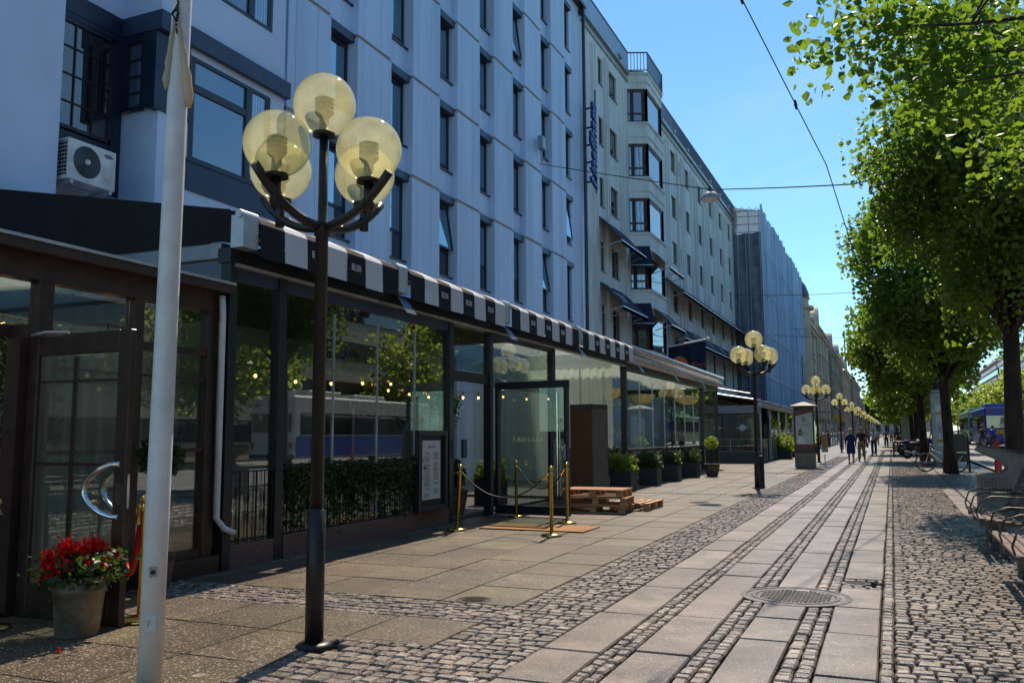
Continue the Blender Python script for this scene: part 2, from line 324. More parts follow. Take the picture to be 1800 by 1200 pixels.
def text(name, s, size, origin, right, upv, material, parent=None, extrude=.004, shear=0, align='LEFT', spacing=1, xs=1, bold=0):
    cu = bpy.data.curves.new(name, 'FONT'); cu.body = s; cu.size = size; cu.extrude = extrude; cu.shear = shear; cu.align_x = align; cu.space_character = spacing; cu.offset = bold
    o = bpy.data.objects.new(name, cu); COL.objects.link(o)
    dg = bpy.context.evaluated_depsgraph_get(); me = bpy.data.meshes.new_from_object(o.evaluated_get(dg)); bpy.data.objects.remove(o)
    r_ = Vector(right).normalized(); u_ = Vector(upv).normalized(); n_ = r_.cross(u_); q = Vector(origin)
    for v in me.vertices:
        c = v.co.copy(); v.co = q + r_*c.x*xs + u_*c.y + n_*c.z
    me.materials.clear(); me.materials.append(M[material]); o = bpy.data.objects.new(name, me); COL.objects.link(o)
    if parent: o.parent = parent
    return o
S_ = .0046
def gz(y): return S_*y
def leaves(V, size, n_, flat=.35, rng=NP):
    """V centres (n,3): one folded leaf (two quads sharing a rib) per centre"""
    n = len(V); d = rng.normal(size=(n, 3)); d[:, 2] = d[:, 2]*.6 - .35; d /= np.linalg.norm(d, axis=1)[:, None]
    e = rng.normal(size=(n, 3)); e -= (e*d).sum(1)[:, None]*d; e /= np.linalg.norm(e, axis=1)[:, None]; f = np.cross(d, e)
    sz = (size*rng.uniform(.45, 1.3, n))[:, None]; c = V
    a = c - d*sz*.5; b = c + d*sz*.55; l = c + e*sz*.42 + f*sz*flat*.35 - d*sz*.08; r_ = c - e*sz*.42 + f*sz*flat*.35 - d*sz*.08
    l2 = c + e*sz*.25 + f*sz*flat*.2 + d*sz*.3; r2 = c - e*sz*.25 + f*sz*flat*.2 + d*sz*.3
    P = np.stack([a, l, l2, b, r2, r_], 1).reshape(-1, 3); i = np.arange(n)[:, None]*6
    return P, np.concatenate([i+np.array([[0, 1, 2, 3]]), i+np.array([[0, 3, 4, 5]])])
def facade(mb, ax, P, a0, a1, z0, z1, holes, depth):
    """wall face in plane x=P (ax 'x', running along y) or y=P (ax 'y', along x) with rectangular holes and their reveals going back by depth"""
    A = sorted({a0, a1, *[h[0] for h in holes], *[h[1] for h in holes]}); Z = sorted({z0, z1, *[h[2] for h in holes], *[h[3] for h in holes]})
    def Q(a, z, p=0): return (P+p, a, z) if ax == 'x' else (a, P+p, z)
    def inh(a, z): return any(h[0] < a < h[1] and h[2] < z < h[3] for h in holes)
    for i in range(len(A)-1):
        for j in range(len(Z)-1):
            if not inh((A[i]+A[i+1])/2, (Z[j]+Z[j+1])/2): mb.quad(Q(A[i], Z[j]), Q(A[i+1], Z[j]), Q(A[i+1], Z[j+1]), Q(A[i], Z[j+1]))
    for h in holes:
        a, b, c, d = h
        for p, q in (((a, c), (b, c)), ((b, c), (b, d)), ((b, d), (a, d)), ((a, d), (a, c))):
            mb.quad(Q(*p), Q(*q), Q(*q, depth), Q(*p, depth))
    return mb
def rebase(t, loc):
    t.location = loc
    for c in t.children: c.location = Vector(c.location) - Vector(loc)
    return t
# ================================================================ GROUND
def sheet(name, x0, x1, y0, y1, dz, material, sl=S_, off=0, kind='structure'):
    mb = MB(); z = lambda y: sl*y+off+dz
    mb.quad((x0, y0, z(y0)), (x1, y0, z(y0)), (x1, y1, z(y1)), (x0, y1, z(y1))); o = mb.build(name, material); return tag(o, kind=kind)
sheet('ground', -400, 400, -60, 1500, -.06, 'joint')
def stones(name, cells, material, h=.03, gap=.006, crown=.006, tilt=.012, bev=.012, jit=.006):
    """cells: (x0,x1,y0,y1) rectangles -> one stone each: 4 skirt quads, 4 bevel quads, a top"""
    c = np.array(cells, float); n = len(c); rg = NP
    x0, x1, y0, y1 = c[:, 0]+gap/2, c[:, 1]-gap/2, c[:, 2]+gap/2, c[:, 3]-gap/2
    j = lambda: rg.uniform(-jit, jit, n)
    def ring(ins, z): return [np.stack([x+jx, y+jy, S_*y+z], 1) for x, y, jx, jy in ((x0+ins, y0+ins, J[0], J[1]), (x1-ins, y0+ins, J[2], J[3]), (x1-ins, y1-ins, J[4], J[5]), (x0+ins, y1-ins, J[6], J[7]))]
    J = [j() for _ in range(8)]; zz = rg.uniform(-crown, crown, n); tx = rg.uniform(-tilt, tilt, n); ty = rg.uniform(-tilt, tilt, n)
    cx, cy = (x0+x1)/2, (y0+y1)/2
    A = ring(0, -.05); B = ring(0, h*0-.012); Cc = ring(bev, 0)
    for rr in (B, Cc):
        for p in rr: p[:, 2] += zz + (p[:, 0]-cx)*tx + (p[:, 1]-cy)*ty
    V = np.stack(A+B+Cc, 1).reshape(-1, 3); i = np.arange(n)[:, None]*12
    F = [i+np.array([[a, b, b+4, a+4]]) for a, b in ((0,1),(1,2),(2,3),(3,0))] + [i+np.array([[a+4, b+4, b+8, a+8]]) for a, b in ((0,1),(1,2),(2,3),(3,0))] + [i+np.array([[8, 9, 10, 11]])]
    o = mesh_np(name, V, np.concatenate(F), material); return tag(o, kind='structure')
rnd = random.Random(3)
def courses(x0, x1, y0, y1, cy=.105, cx=(.09, .155), wob=.0, skip=None):
    out = []; y = y0
    while y < y1-.02:
        h = cy*rnd.uniform(.85, 1.15); h = min(h, y1-y); x = x0
        sh = rnd.uniform(-.02, .02)
        while x < x1-.01:
            wd = rnd.uniform(*cx)
            if x1-x-wd < .05: wd = x1-x
            wv = wob*math.sin(x*2.3+y*1.1) if wob else 0
            if not (skip and skip(x+wd/2, y+h/2)): out.append((x, x+wd, y+wv, y+h+wv))
            x += wd
        y += h
    return out
def manhole(x, y, r): return lambda a, b: (a-x)**2+(b-y)**2 < r*r
mh1 = manhole(-.88, 8.5, .50); mh2 = manhole(-.40, 9.45, .18)
skipm = lambda a, b: mh1(a, b)
XC0, XC1 = -3.09, -2.34
# concrete flagstones of the pavement, rows at .85 m, with cobbled cross bands
flag, cob, sett, slab = [], [], [], []
bands = [(6.42, 7.12), (21.45, 21.6), (33.0, 33.6)]
rows = []; y = 1.4
while y < 62:
    nb = next((b for b in bands if y < b[0] < y+.86), None)
    y1 = nb[0] if nb else y+.84
    if y1-y > .12: rows.append((y, y1))
    y = nb[1] if nb else y1
for ri, (a, b) in enumerate(rows):
    x = XC0; k = 0
    while x > -12.2:
        wd = .74; off = 0
        xa = max(x-wd, -12.2)
        if a > 5.7 or xa < -4.2: flag.append((xa, x, a, b))
        elif b > 5.4: flag.append((xa, x, max(a, 5.62), b))
        x = xa
for b in bands: cob += courses(-7.0, XC0, b[0], b[1], .105 if b[1]-b[0] > .3 else .15)
cob += courses(-4.12, XC0, 1.4, 5.62, .115, (.11, .17), skip=lambda a, b: (a+3.86)**2+(b-5.28)**2 < .04)
cob += courses(XC0, XC1, 1.4, 56, .112, (.09, .15), .02)
def slabs(x0, x1, y1=70, skip=None):
    y = 1.2+rnd.uniform(0, .8)
    while y < y1:
        l = rnd.choice([.8, 1.05, 1.25, 1.35, .95]); 
        if not (skip and skip((x0+x1)/2, y+l/2, l)): slab.append((x0, x1, y, y+l))
        y += l
def setts(x0, x1, n, y1=60):
    wd = (x1-x0)/n
    for k in range(n):
        y = 1.2+rnd.uniform(0, .05)
        while y < y1:
            l = rnd.uniform(.085, .15)*(1 if n > 1 else 1.25)
            if not skipm(x0+wd*(k+.5), y+l/2): sett.append((x0+k*wd, x0+(k+1)*wd, y, y+l))
            y += l
slabs(-2.34, -1.90); setts(-1.90, -1.72, 2); slabs(-1.72, -1.31)
setts(-1.31, -1.11, 2); slabs(-1.11, -.74, 8.02); y0 = 8.98
def slabs_from(x0, x1, y, y1):
    while y < y1:
        l = min(rnd.choice([.8, 1.05, 1.25, 1.35]), y1-y); slab.append((x0, x1, y, y+l)); y += l
slabs_from(-1.11, -.74, 8.98, 70)
setts(-.74, -.53, 2); slabs_from(-.53, -.15, 1.2, 9.12); slabs_from(-.53, -.15, 9.72, 70)
cob += courses(-.53, -.15, 9.12, 9.72, .1, (.09, .13), skip=mh2)
setts(-.15, -.055, 1)
right = courses(-.055, 3.35, 1.6, 44, .098, (.085, .16), .05, skip=lambda a, b: (1.10 < a < 1.75 and b > 17.5) )
slab_r = []
for k in range(26):
    yy = 17.5+k*.9; slab_r += [(1.10, 1.42, yy, yy+.9), (1.43, 1.75, yy+.3, yy+1.2)]
stones('pavement', flag, 'flag', gap=.011, bev=.006, crown=.0025, tilt=.002, jit=.003)
stones('cobbles', cob, 'sett', gap=.014, bev=.009, crown=.005, tilt=.022, jit=.008)
stones('cobbles', right, 'sett', gap=.015, bev=.010, crown=.005, tilt=.025, jit=.009)
stones('kerb_setts', sett, 'sett', gap=.012, bev=.012, crown=.006, tilt=.04)
stones('paving', slab+slab_r, 'granite', gap=.014, bev=.010, crown=.004, tilt=.004, jit=.006)
# far, simpler surfaces
def sett_sheet():
    m_ = speck('sett_far', (.15, .125, .105), (.05, .04, .035), (.5, .45, .42), 60, .4, .3, 4, 0, .5); t = m_.node_tree; N = t.nodes.new; L = t.links.new
    b = [n for n in t.nodes if n.type == 'BSDF_PRINCIPLED'][0]; src = b.inputs['Base Color'].links[0].from_socket; tc = [n for n in t.nodes if n.type == 'TEX_COORD'][0]
    bt = N('ShaderNodeTexBrick'); bt.inputs['Scale'].default_value = 1; bt.inputs['Brick Width'].default_value = .13; bt.inputs['Row Height'].default_value = .1; bt.inputs['Mortar Size'].default_value = .012
    bt.inputs['Color1'].default_value = (1, 1, 1, 1); bt.inputs['Color2'].default_value = (.7, .7, .7, 1); bt.inputs['Mortar'].default_value = (.2, .16, .14, 1); L(tc.outputs['Object'], bt.inputs['Vector'])
    mx = N('ShaderNodeMix'); mx.data_type = 'RGBA'; mx.blend_type = 'MULTIPLY'; mx.inputs['Factor'].default_value = 1; L(src, mx.inputs['A']); L(bt.outputs['Color'], mx.inputs['B']); L(mx.outputs['Result'], b.inputs['Base Color'])
sett_sheet()
sheet('cobbles', XC0, XC1, 56, 160, 0, 'sett_far'); sheet('cobbles', -.055, 3.35, 44, 160, 0, 'sett_far')
sheet('pavement', -12.2, XC0, 62, 400, 0, 'flag'); sheet('paving', XC1, -.055, 70, 400, 0, 'granite')
sheet('pavement', -12.2, -2, -20, 1.35, 0, 'flag'); sheet('pavement', -2, 3.35, -20, 1.2, 0, 'granite')
RS = .0072
def rz_(y): return max(gz(y)-.10, RS*y-.05)
mb = MB()
ys = [-40, 0, 15, 30, 50, 80, 120, 200, 420]
for a, b in zip(ys, ys[1:]): mb.quad((3.5, a, rz_(a)), (19, a, rz_(a)), (19, b, rz_(b)), (3.5, b, rz_(b)))
tag(mb.build('road', 'asphalt'), kind='structure')
mb = MB()
for a, b in zip(ys, ys[1:]):
    for za, zb, x0, x1 in ((max(gz(a), rz_(a)+.03), max(gz(b), rz_(b)+.03), 3.35, 3.5),):
        mb.add([(x0, a, za), (x1, a, za), (x1, b, zb), (x0, b, zb), (x1, a, za-.2), (x1, b, zb-.2)], [(0, 1, 2, 3), (1, 4, 5, 2)])
tag(mb.build('kerb', 'granite'), kind='structure')
mb = MB()
for x in (6.2, 7.64, 9.6, 11.04):
    for a, b in zip(ys, ys[1:]): mb.quad((x, a, rz_(a)+.006), (x+.07, a, rz_(a)+.006), (x+.07, b, rz_(b)+.006), (x, b, rz_(b)+.006))
tag(mb.build('tram_rails', 'iron'), kind='structure')
mb = MB()
for k in range(60):
    y = 4+k*4.5; mb.quad((13.0, y, rz_(y)+.006), (13.12, y, rz_(y)+.006), (13.12, y+2, rz_(y+2)+.006), (13.0, y+2, rz_(y+2)+.006))
tag(mb.build('road_marking', 'white'), kind='structure')
mb = MB()
for a, b in zip(ys, ys[1:]): mb.quad((19, a, rz_(a)+.12), (60, a, rz_(a)+.12), (60, b, rz_(b)+.12), (19, b, rz_(b)+.12)); mb.quad((19, a, rz_(a)), (19, a, rz_(a)+.12), (19, b, rz_(b)+.12), (19, b, rz_(b)))
tag(mb.build('pavement', 'flag'), kind='structure')
# manhole cover
def cover(x, y, r, name, label, group=None):
    t = thing(name, label, 'manhole cover', (x, y, gz(y)))
    mb = MB().lathe([(r, -.03), (r, .004), (r*.9, .006), (r*.89, .001), (r*.80, .001), (r*.79, .006), (r*.72, .006), (r*.70, 0), (.001, 0)], n=48, cap=False); mb.build('frame', 'iron', t)
    mb = MB()
    n = 9 if r > .3 else 5
    for i in range(-n, n+1):
        for j in range(-n, n+1):
            a, b = i*r*.66/n, j*r*.66/n
            if a*a+b*b < (r*.66)**2:
                q = r*.66/n*.34; mb.box(a-q*(1.2 if (i+j) % 2 else .5), a+q*(1.2 if (i+j) % 2 else .5), b-q*(.5 if (i+j) % 2 else 1.2), b+q*(.5 if (i+j) % 2 else 1.2), 0, .007)
    mb.build('tread', 'iron', t)
cover(-.88, 8.5, .49, 'manhole_cover', 'large round cast iron manhole cover between the sett lines of the granite paving')
cover(-.40, 9.43, .14, 'manhole_cover', 'small round iron cover set in cobbles just behind the large manhole cover')
for x, y, r, l in ((-3.86, 18.88, .24, 'round dark iron cover in the flagstones in front of the pallets'), (-3.16, 21.46, .26, 'round dark iron cover in the cobble strip in front of the second street lamp'), (-3.55, 7.25, .17, 'small round iron cover at the edge of the cobbled cross band, beyond the nearest lamp'), (1.95, 16.6, .42, 'round iron ring cover in the cobbles beside the bench')):
    cover(x, y, r, 'manhole_cover', l)

# ================================================================ HOTEL (blue-grey panel facade)
HX = -12.0
hotel = thing('hotel_building', 'tall pale blue-grey hotel with deep pilasters, rows of narrow windows and a white corner bay', 'building', (-12, 22, 0))
PY0, PP = 19.08, 2.725            # first window column, column pitch
win_y = [PY0+PP*k for k in range(-1, 6)]
ZB = [8.52+2.84*k for k in range(5)]      # underside of blind boxes
holes = []
for y in win_y+[PY0-2*PP]:
    for k, zt in enumerate(ZB):
        zb = zt-1.82 if k else 6.30
        holes.append((y, y+1.12, zb, zt+.2))
mb = MB(); facade(mb, 'x', HX, 13.3, 35.35, 0, 20.65, holes, -.22)
mb.quad((-24, 13.3, 20.65), (HX, 13.3, 20.65), (HX, 35.35, 20.65), (-24, 35.35, 20.65)); mb.quad((HX, 35.35, 0), (-24, 35.35, 0), (-24, 35.35, 20.65), (HX, 35.35, 20.65))
mb.build('wall', 'facade', hotel); MB().box(-13.4, -13.3, 13.3, 35.3, 0, 20.6).build('room_backing', 'int_wall', hotel)  # dark panel added behind the panes to shut out sky light from the open back
# pilasters, one stack of panels per interval
def pil(y):
    wd = PP-1.12-.02
    zs = [0]+[8.74+2.84*k for k in range(5)]
    for k in range(5):
        z0, z1 = zs[k], zs[k+1]-.10; mb = MB()
        for a, b in ((0, .27), (.284, .27+wd*.5), (.284+wd*.5, wd)):
            mb.box(HX-.05, HX+.20, y+a, y+b, z0+(0 if k == 0 else .0), z1)
        mb.build('pilaster', 'facade', hotel)
    MB().box(HX-.05, HX+.20, y, y+wd, zs[5], 20.4).build('pilaster', 'facade', hotel)
    for k in range(5): ms = MB(); ms.box(HX-.04, HX+.16, y+.03, y+wd-.03, zs[k+1]-.10, zs[k+1]); ms.build('ledge', 'beige', hotel)
for k in range(-3, 5): pil(PY0+PP*k+1.13)
mb = MB().box(HX-.3, HX+.3, 13.6, 35.4, 20.65, 20.8); mb.build('cornice', 'dark_frame', hotel)
mb = MB()
for k in range(7): mb.sphere((-12.4, 33.6+k*.26, 21.05), .28, 8, 6)
# roof terrace shrub at the corner
P_, F_ = leaves(np.stack([NP.normal(-12.25, .2, 700), NP.uniform(32.6, 35.1, 700), NP.normal(21.1, .2, 700)], 1), .14, 0); sh = mesh_np('roof_shrub', P_, F_, 'ivy'); tag(sh, 'dark green shrub growing at the roof edge of the blue-grey hotel', 'shrub')
# one window, then copies
def hotel_window(ww, hh, low, open_=False, var=0):
    f = MB(); x = -.16; t = .07
    f.box(x, x+.06, 0, t, 0, hh).box(x, x+.06, ww-t, ww, 0, hh).box(x, x+.06, t, ww-t, 0, t).box(x, x+.06, t, ww-t, hh-t*1.6, hh)
    if low: f.box(x, x+.06, t, ww-t, low-.04, low+.05)
    else: f.box(x, x+.05, t, ww-t, t, .22)
    f.box(x, .05, -.02, ww+.05, -.045, -.003)
    o = f.build('window', 'dark_frame', hotel)
    z0 = (low+.05) if low else .22
    if open_:
        p = MB(); dx = .20
        p.add([(x+.03, t, hh-t*1.6), (x+.03, ww-t, hh-t*1.6), (x+.03+dx, ww-t, z0), (x+.03+dx, t, z0)], [(0, 1, 2, 3)]); p.build('pane', 'winpane', o)
        q = MB().bar((x+.03, t, hh-.1), (x+.03+dx, t, z0), .05).bar((x+.03, ww-t, hh-.1), (x+.03+dx, ww-t, z0), .05).bar((x+.03+dx, t, z0), (x+.03+dx, ww-t, z0), .05); q.build('sash', 'dark_frame', o)
    else: MB().quad((x+.03, t, z0), (x+.03, ww-t, z0), (x+.03, ww-t, hh-.1), (x+.03, t, hh-.1)).build('pane', 'winpane', o)
    if var != 2:
        a, b = ((.0, ww*.48), (.0, ww), 0, (ww*.5, ww))[var]; n = 26; v = []
        for i in range(n+1): u = a+(b-a)*i/n; v += [(-.34+.03*math.sin(i*1.7), u, hh), (-.34+.03*math.sin(i*1.7), u, 0 if low else .1)]
        MB().add(v, [(2*i, 2*i+1, 2*i+3, 2*i+2) for i in range(n)]).build('curtain', 'curtain_dim', o, True)
    if low: MB().quad((x+.04, t, t), (x+.04, ww-t, t), (x+.04, ww-t, low-.03), (x+.04, t, low-.03)).build('lower_pane', 'pane_dark', o)
    MB().box(-.14, .10, -.02, ww+.02, hh+.002, hh+.22).build('blind_box', 'blue_box', o)
    return o
protos = {}
for ci, y in enumerate([PY0-2*PP]+win_y):
    for k, zt in enumerate(ZB):
        zb = zt-1.82 if k else 6.30; op = (ci, k) in ((3, 0), (6, 0), (7, 1), (5, 3), (2, 4)); vr = (0, 1, 3, 0, 2, 0, 1)[(ci*3+k*5) % 7]; key = (k == 0, op, vr)
        hgt = zt-zb
        if key not in protos: o = protos[key] = hotel_window(1.12, hgt, .78 if k == 0 else 0, op, vr)
        else: o = copy_tree(protos[key], hotel)
        o.location = (HX, y, zb)
# white corner bay: y 10.72..14.05, x -11.3, and the recess y 8.85..10.72, x -12.2
BX = -11.3
holes = []
for k in range(6):
    z = 6.47+2.84*k if k == 0 else 6.95+2.84*k
    holes.append((11.42, 13.62, z, 8.40+2.84*k))
mb = MB(); facade(mb, 'x', BX, 10.72, 14.05, 0, 20.2, holes, -.12)
mb.quad((BX, 14.05, 0), (-12.3, 14.05, 0), (-12.3, 14.05, 20.2), (BX, 14.05, 20.2))
hs = [(-12.05, -11.62, 7.16, 8.42), (-12.05, -11.62, 10.0, 11.25)]
facade(mb, 'y', 10.72, -12.3, BX, 0, 20.2, hs, .10)
mb.build('bay_wall', 'facade_bay', hotel); MB().box(-12.25, -11.5, 10.95, 13.95, .1, 20.1).build('room_backing', 'int_wall', hotel); MB().box(-12.9, -12.45, 6.1, 10.7, .1, 20.1).build('room_backing', 'int_wall', hotel)  # dark boxes added behind the openings to block sun leaking through
ms = MB()
for z in (7.12+.0, 9.72, 12.56): pass
facade(ms, 'x', -12.2, 6.0, 10.72, 0, 20.2, [(9.3, 10.52, 6.5, 8.46), (9.3, 10.52, 9.7, 11.3)], -.1); ms.build('recess_wall', 'facade_bay', hotel)
mb = MB().box(-12.3, BX, 2.0, 8.84, 0, 20.2); mb.build('side_wall', 'facade_bay', hotel)
for k in range(4):
    z = 8.46+2.84*k
    MB().box(-12.3, BX+.12, 10.62, 14.12, z+.08, z+.42).build('lintel_band', 'blue_box', hotel)
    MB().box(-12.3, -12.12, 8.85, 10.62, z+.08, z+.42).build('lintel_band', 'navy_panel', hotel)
# dark cladding in the recess beside and below the window
mb = MB(); facade(mb, 'x', -12.13, 8.85, 10.70, 5.65, 8.54, [(9.33, 10.50, 6.52, 8.44)], -.06)
facade(mb, 'y', 10.64, -12.13, BX-.02, 7.16, 8.54, [(-12.02, -11.64, 7.2, 8.4)], .05); mb.box(BX-.10, BX+.03, 10.60, 11.40, 7.12, 8.53); mb.build('cladding', 'navy_panel', hotel)
MB().box(BX, BX+.03, 11.40, 14.02, 5.9, 6.44).box(BX, BX+.05, 11.3, 13.72, 6.43, 6.47).build('spandrel_panel', 'blue_box', hotel)
def bay_window(k):
    z0 = 6.47 if k == 0 else 6.95; z1 = 8.40; x = BX-.02; o_ = 2.84*k
    f = MB(); t = .07
    f.box(x-.06, x+.03, 11.42, 11.42+t, z0, z1).box(x-.06, x+.03, 13.55, 13.62, z0, z1).box(x-.06, x+.03, 11.49, 13.55, z0, z0+t).box(x-.06, x+.03, 11.49, 13.55, z1-t, z1)
    f.box(x-.06, x+.04, 12.90, 13.06, z0+t, z1-t)
    if k == 0: f.box(x-.06, x+.035, 11.49, 12.90, 7.76, 7.90)
    f.box(x-.06, x+.02, 11.49, 11.55, z0+t, z1-t).box(x-.06, x+.02, 13.49, 13.55, z0+t, z1-t)
    o = f.build('window', 'dark_frame', hotel, loc=(0, 0, o_))
    MB().quad((x, 11.5, z0+t), (x, 12.92, z0+t), (x, 12.92, z1-t), (x, 11.5, z1-t)).build('pane', 'pane', o)
    MB().quad((x, 13.06, z0+t), (x, 13.5, z0+t), (x, 13.5, z1-t), (x, 13.06, z1-t)).build('pane', 'pane', o)
for k in range(5): bay_window(k)
for k in range(2):
    f = MB(); z0, z1 = (6.55, 8.42) if k == 0 else (9.72, 11.28); y0, y1, x = 9.35, 10.48, -12.16
    f.box(x, x+.05, y0, y0+.06, z0, z1).box(x, x+.05, y1-.06, y1, z0, z1).box(x, x+.05, y0, y1, z0, z0+.06).box(x, x+.05, y0, y1, z1-.06, z1)
    for q in (.33, .66): f.box(x+.01, x+.035, y0+(y1-y0)*q-.01, y0+(y1-y0)*q+.01, z0, z1)
    for q in (.25, .5, .75): f.box(x+.01, x+.035, y0, y1, z0+(z1-z0)*q-.01, z0+(z1-z0)*q+.01)
    o = f.build('window', 'dark_frame', hotel); MB().quad((x+.01, y0, z0), (x+.01, y1, z0), (x+.01, y1, z1), (x+.01, y0, z1)).build('pane', 'pane_dark', o)
f = MB(); x0, x1, z0, z1, y = -12.02, -11.64, 7.2, 8.4, 10.70
f.box(x0, x0+.05, y-.03, y, z0, z1).box(x1-.05, x1, y-.03, y, z0, z1).box(x0, x1, y-.03, y, z0, z0+.05)
for q in (.25, .5, .75): f.box(x0, x1, y-.02, y, z0+(z1-z0)*q-.01, z0+(z1-z0)*q+.01)
o = f.build('window', 'dark_frame', hotel); MB().quad((x0, y+.01, z0), (x1, y+.01, z0), (x1, y+.01, z1), (x0, y+.01, z1)).build('pane', 'pane', o)
rebase(hotel, (-12, 22, 0))
for c in hotel.children: c.location = c.location  # parts keep their place under the base empty
dp = MB().tube([(-11.80, 35.2, 3.4), (-11.80, 35.2, 20.5)], .075, 10); dp.box(-11.95, -11.72, 35.08, 35.3, 20.3, 20.6)
tag(dp.build('downpipe', 'navy_panel'), 'long dark rain downpipe at the joint between the blue-grey hotel and the cream building', 'downpipe')
# air conditioner
ac = thing('air_conditioner', 'white outdoor air conditioner with a round fan in the wall recess above the black awning', 'air conditioner', (-11.36, 9.38, 5.42))
b_ = MB().box(-.16, .16, -.44, .44, 0, .64).build('casing', 'white', ac, bevel=.012)
g = MB()
for k in range(1, 9): g.torus((.168, -.10, .33), .03*k, .004, 'x', 28, 4)
g.build('fan_grille', 'grey_metal', ac)
o = MB().lathe([(.25, 0), (.001, .004)], n=32, cap=False).build('fan', 'black', ac); o.rotation_euler = (0, R(90), 0); o.location = (.163, -.10, .33)
hub = MB().sphere((.17, -.10, .33), .045, 12, 8).build('fan_hub', 'white', ac)
g = MB()
for i in range(5): g.box(-.13+i*.055, -.13+i*.055+.04, -.447, -.44, .06, .60)
g.build('side_vent', 'black', ac)
g = MB()
for i in range(9): g.box(-.15, .15, -.453, -.446, .09+i*.06, .10+i*.06)
for i in range(11): g.box(.162, .167, .20, .40, .06+i*.03, .065+i*.03)
g.build('louvre', 'white', ac)
e_ = MB().lathe([(.09, 0), (.001, .003)], n=24, sy=1, sx=.36, cap=False).build('emblem', 'sign_blue', ac); e_.rotation_euler = (0, R(90), 0); e_.location = (.163, .29, .535)
text('lettering', 'SAMSUNG', .035, (.168, .29, .523), (0, 1, 0), (0, 0, 1), 'white', ac, .001, align='CENTER')
MB().box(-.3, .16, -.38, -.33, -.06, -.005).box(-.3, .16, .33, .38, -.06, -.005).box(-.33, -.3, -.38, .38, -.25, -.005).build('bracket', 'light_metal', ac)
MB().tube([(-.1, -.47, .3), (-.1, -.55, .15), (-.14, -.58, -.3), (-.2, -.6, -.9)], .03, 8).build('hose', 'white', ac)
# small grey box and cable on the facade
lb = thing('junction_box', 'small grey box on the hotel facade from which the span wire starts', 'electric box', (-11.68, 29.4, 11.9))
MB().box(0, .22, -.16, .16, .35, .85).build('casing', 'grey_metal', lb, bevel=.01); MB().tube([(.1, 0, .35), (.1, 0, 0), (.1, .1, -.1)], .03, 6).build('bracket', 'grey_metal', lb)

# ================================================================ CREAM BUILDING with bay and awnings
cb = thing('corner_bay_building', 'long cream plastered building with a stack of corner bay windows and navy awnings', 'building', (-12, 55, 0))
ZT = [19.6, 16.66, 13.7, 10.62, 7.6]; ZO = [18.3, 15.3, 12.3, 9.2, 5.6]
cols = [(37.95, 38.65)] + [(39.45, 41.0)] + [(52.75+4.15*k, 54.1+4.15*k) for k in range(6)]
slits = [(55.0+4.15*k, 55.35+4.15*k) for k in range(5)]
holes = [(a, b, zo, zt) for a, b in cols for zt, zo in zip(ZT, ZO)]
holes2 = [(a, b, zo+.2, zt-.1) for a, b in slits for zt, zo in zip(ZT, ZO)]
mb = MB(); facade(mb, 'x', HX-.02, 35.42, 78, 0, 20.7, holes+holes2, -.2)
mb.quad((-24, 35.42, 20.7), (HX, 35.42, 20.7), (HX, 78, 20.7), (-24, 78, 20.7)); mb.quad((HX, 78, 0), (-24, 78, 0), (-24, 78, 20.7), (HX, 78, 20.7)); mb.build('wall', 'cream', cb)
for y in [36.9, 37.2, 38.85, 39.15, 41.3, 41.75, 51.3, 51.8]+[y for k in range(6) for y in (54.35+4.15*k, 55.6+4.15*k, 56.3+4.15*k-.05)]:
    MB().box(HX-.05, HX+.10, y, y+.17, 5.2, ZT[0]+.25).build('pilaster', 'cream', cb)
mb = MB().box(HX-.1, HX+.16, 35.5, 42.9, 20.55, 20.75).box(HX-.1, HX+.16, 50.2, 78, 20.55, 20.75).box(HX-.1, HX+.05, 35.5, 78, 20.2, 20.35)
for y in (41.0, 43.5, 53, 57, 61, 65, 69, 73, 77): mb.box(HX-.1, HX+.25, y, y+.3, 20.75, 20.95)
mb.build('cornice', 'grey_metal', cb)
def cwindow(ww, hh):
    f = MB(); x = -.14; t = .07
    f.box(x, x+.05, 0, t, 0, hh).box(x, x+.05, ww-t, ww, 0, hh).box(x, x+.05, t, ww-t, 0, t).box(x, x+.05, t, ww-t, hh-t, hh)
    if ww > .6: f.box(x, x+.05, t, ww-t, hh*.28, hh*.28+.06)
    f.box(x, .04, -.02, ww+.02, -.04, -.003)
    o = f.build('window', 'brown_frame', cb); MB().quad((x+.03, t, t), (x+.03, ww-t, t), (x+.03, ww-t, hh-t), (x+.03, t, hh-t)).build('pane', 'pane_cream', o); return o
pr = {}
for a, b in cols:
    for zt, zo in zip(ZT, ZO):
        key = (round(b-a, 2), round(zt-zo, 2))
        o = copy_tree(pr[key], cb) if key in pr else pr.setdefault(key, cwindow(b-a, zt-zo)); o.location = (HX-.02, a, zo)
for a, b in slits:
    for zt, zo in zip(ZT, ZO): MB().quad((HX-.15, a, zo+.2), (HX-.15, b, zo+.2), (HX-.15, b, zt-.1), (HX-.15, a, zt-.1)).build('slit_window', 'pane_dark', cb)
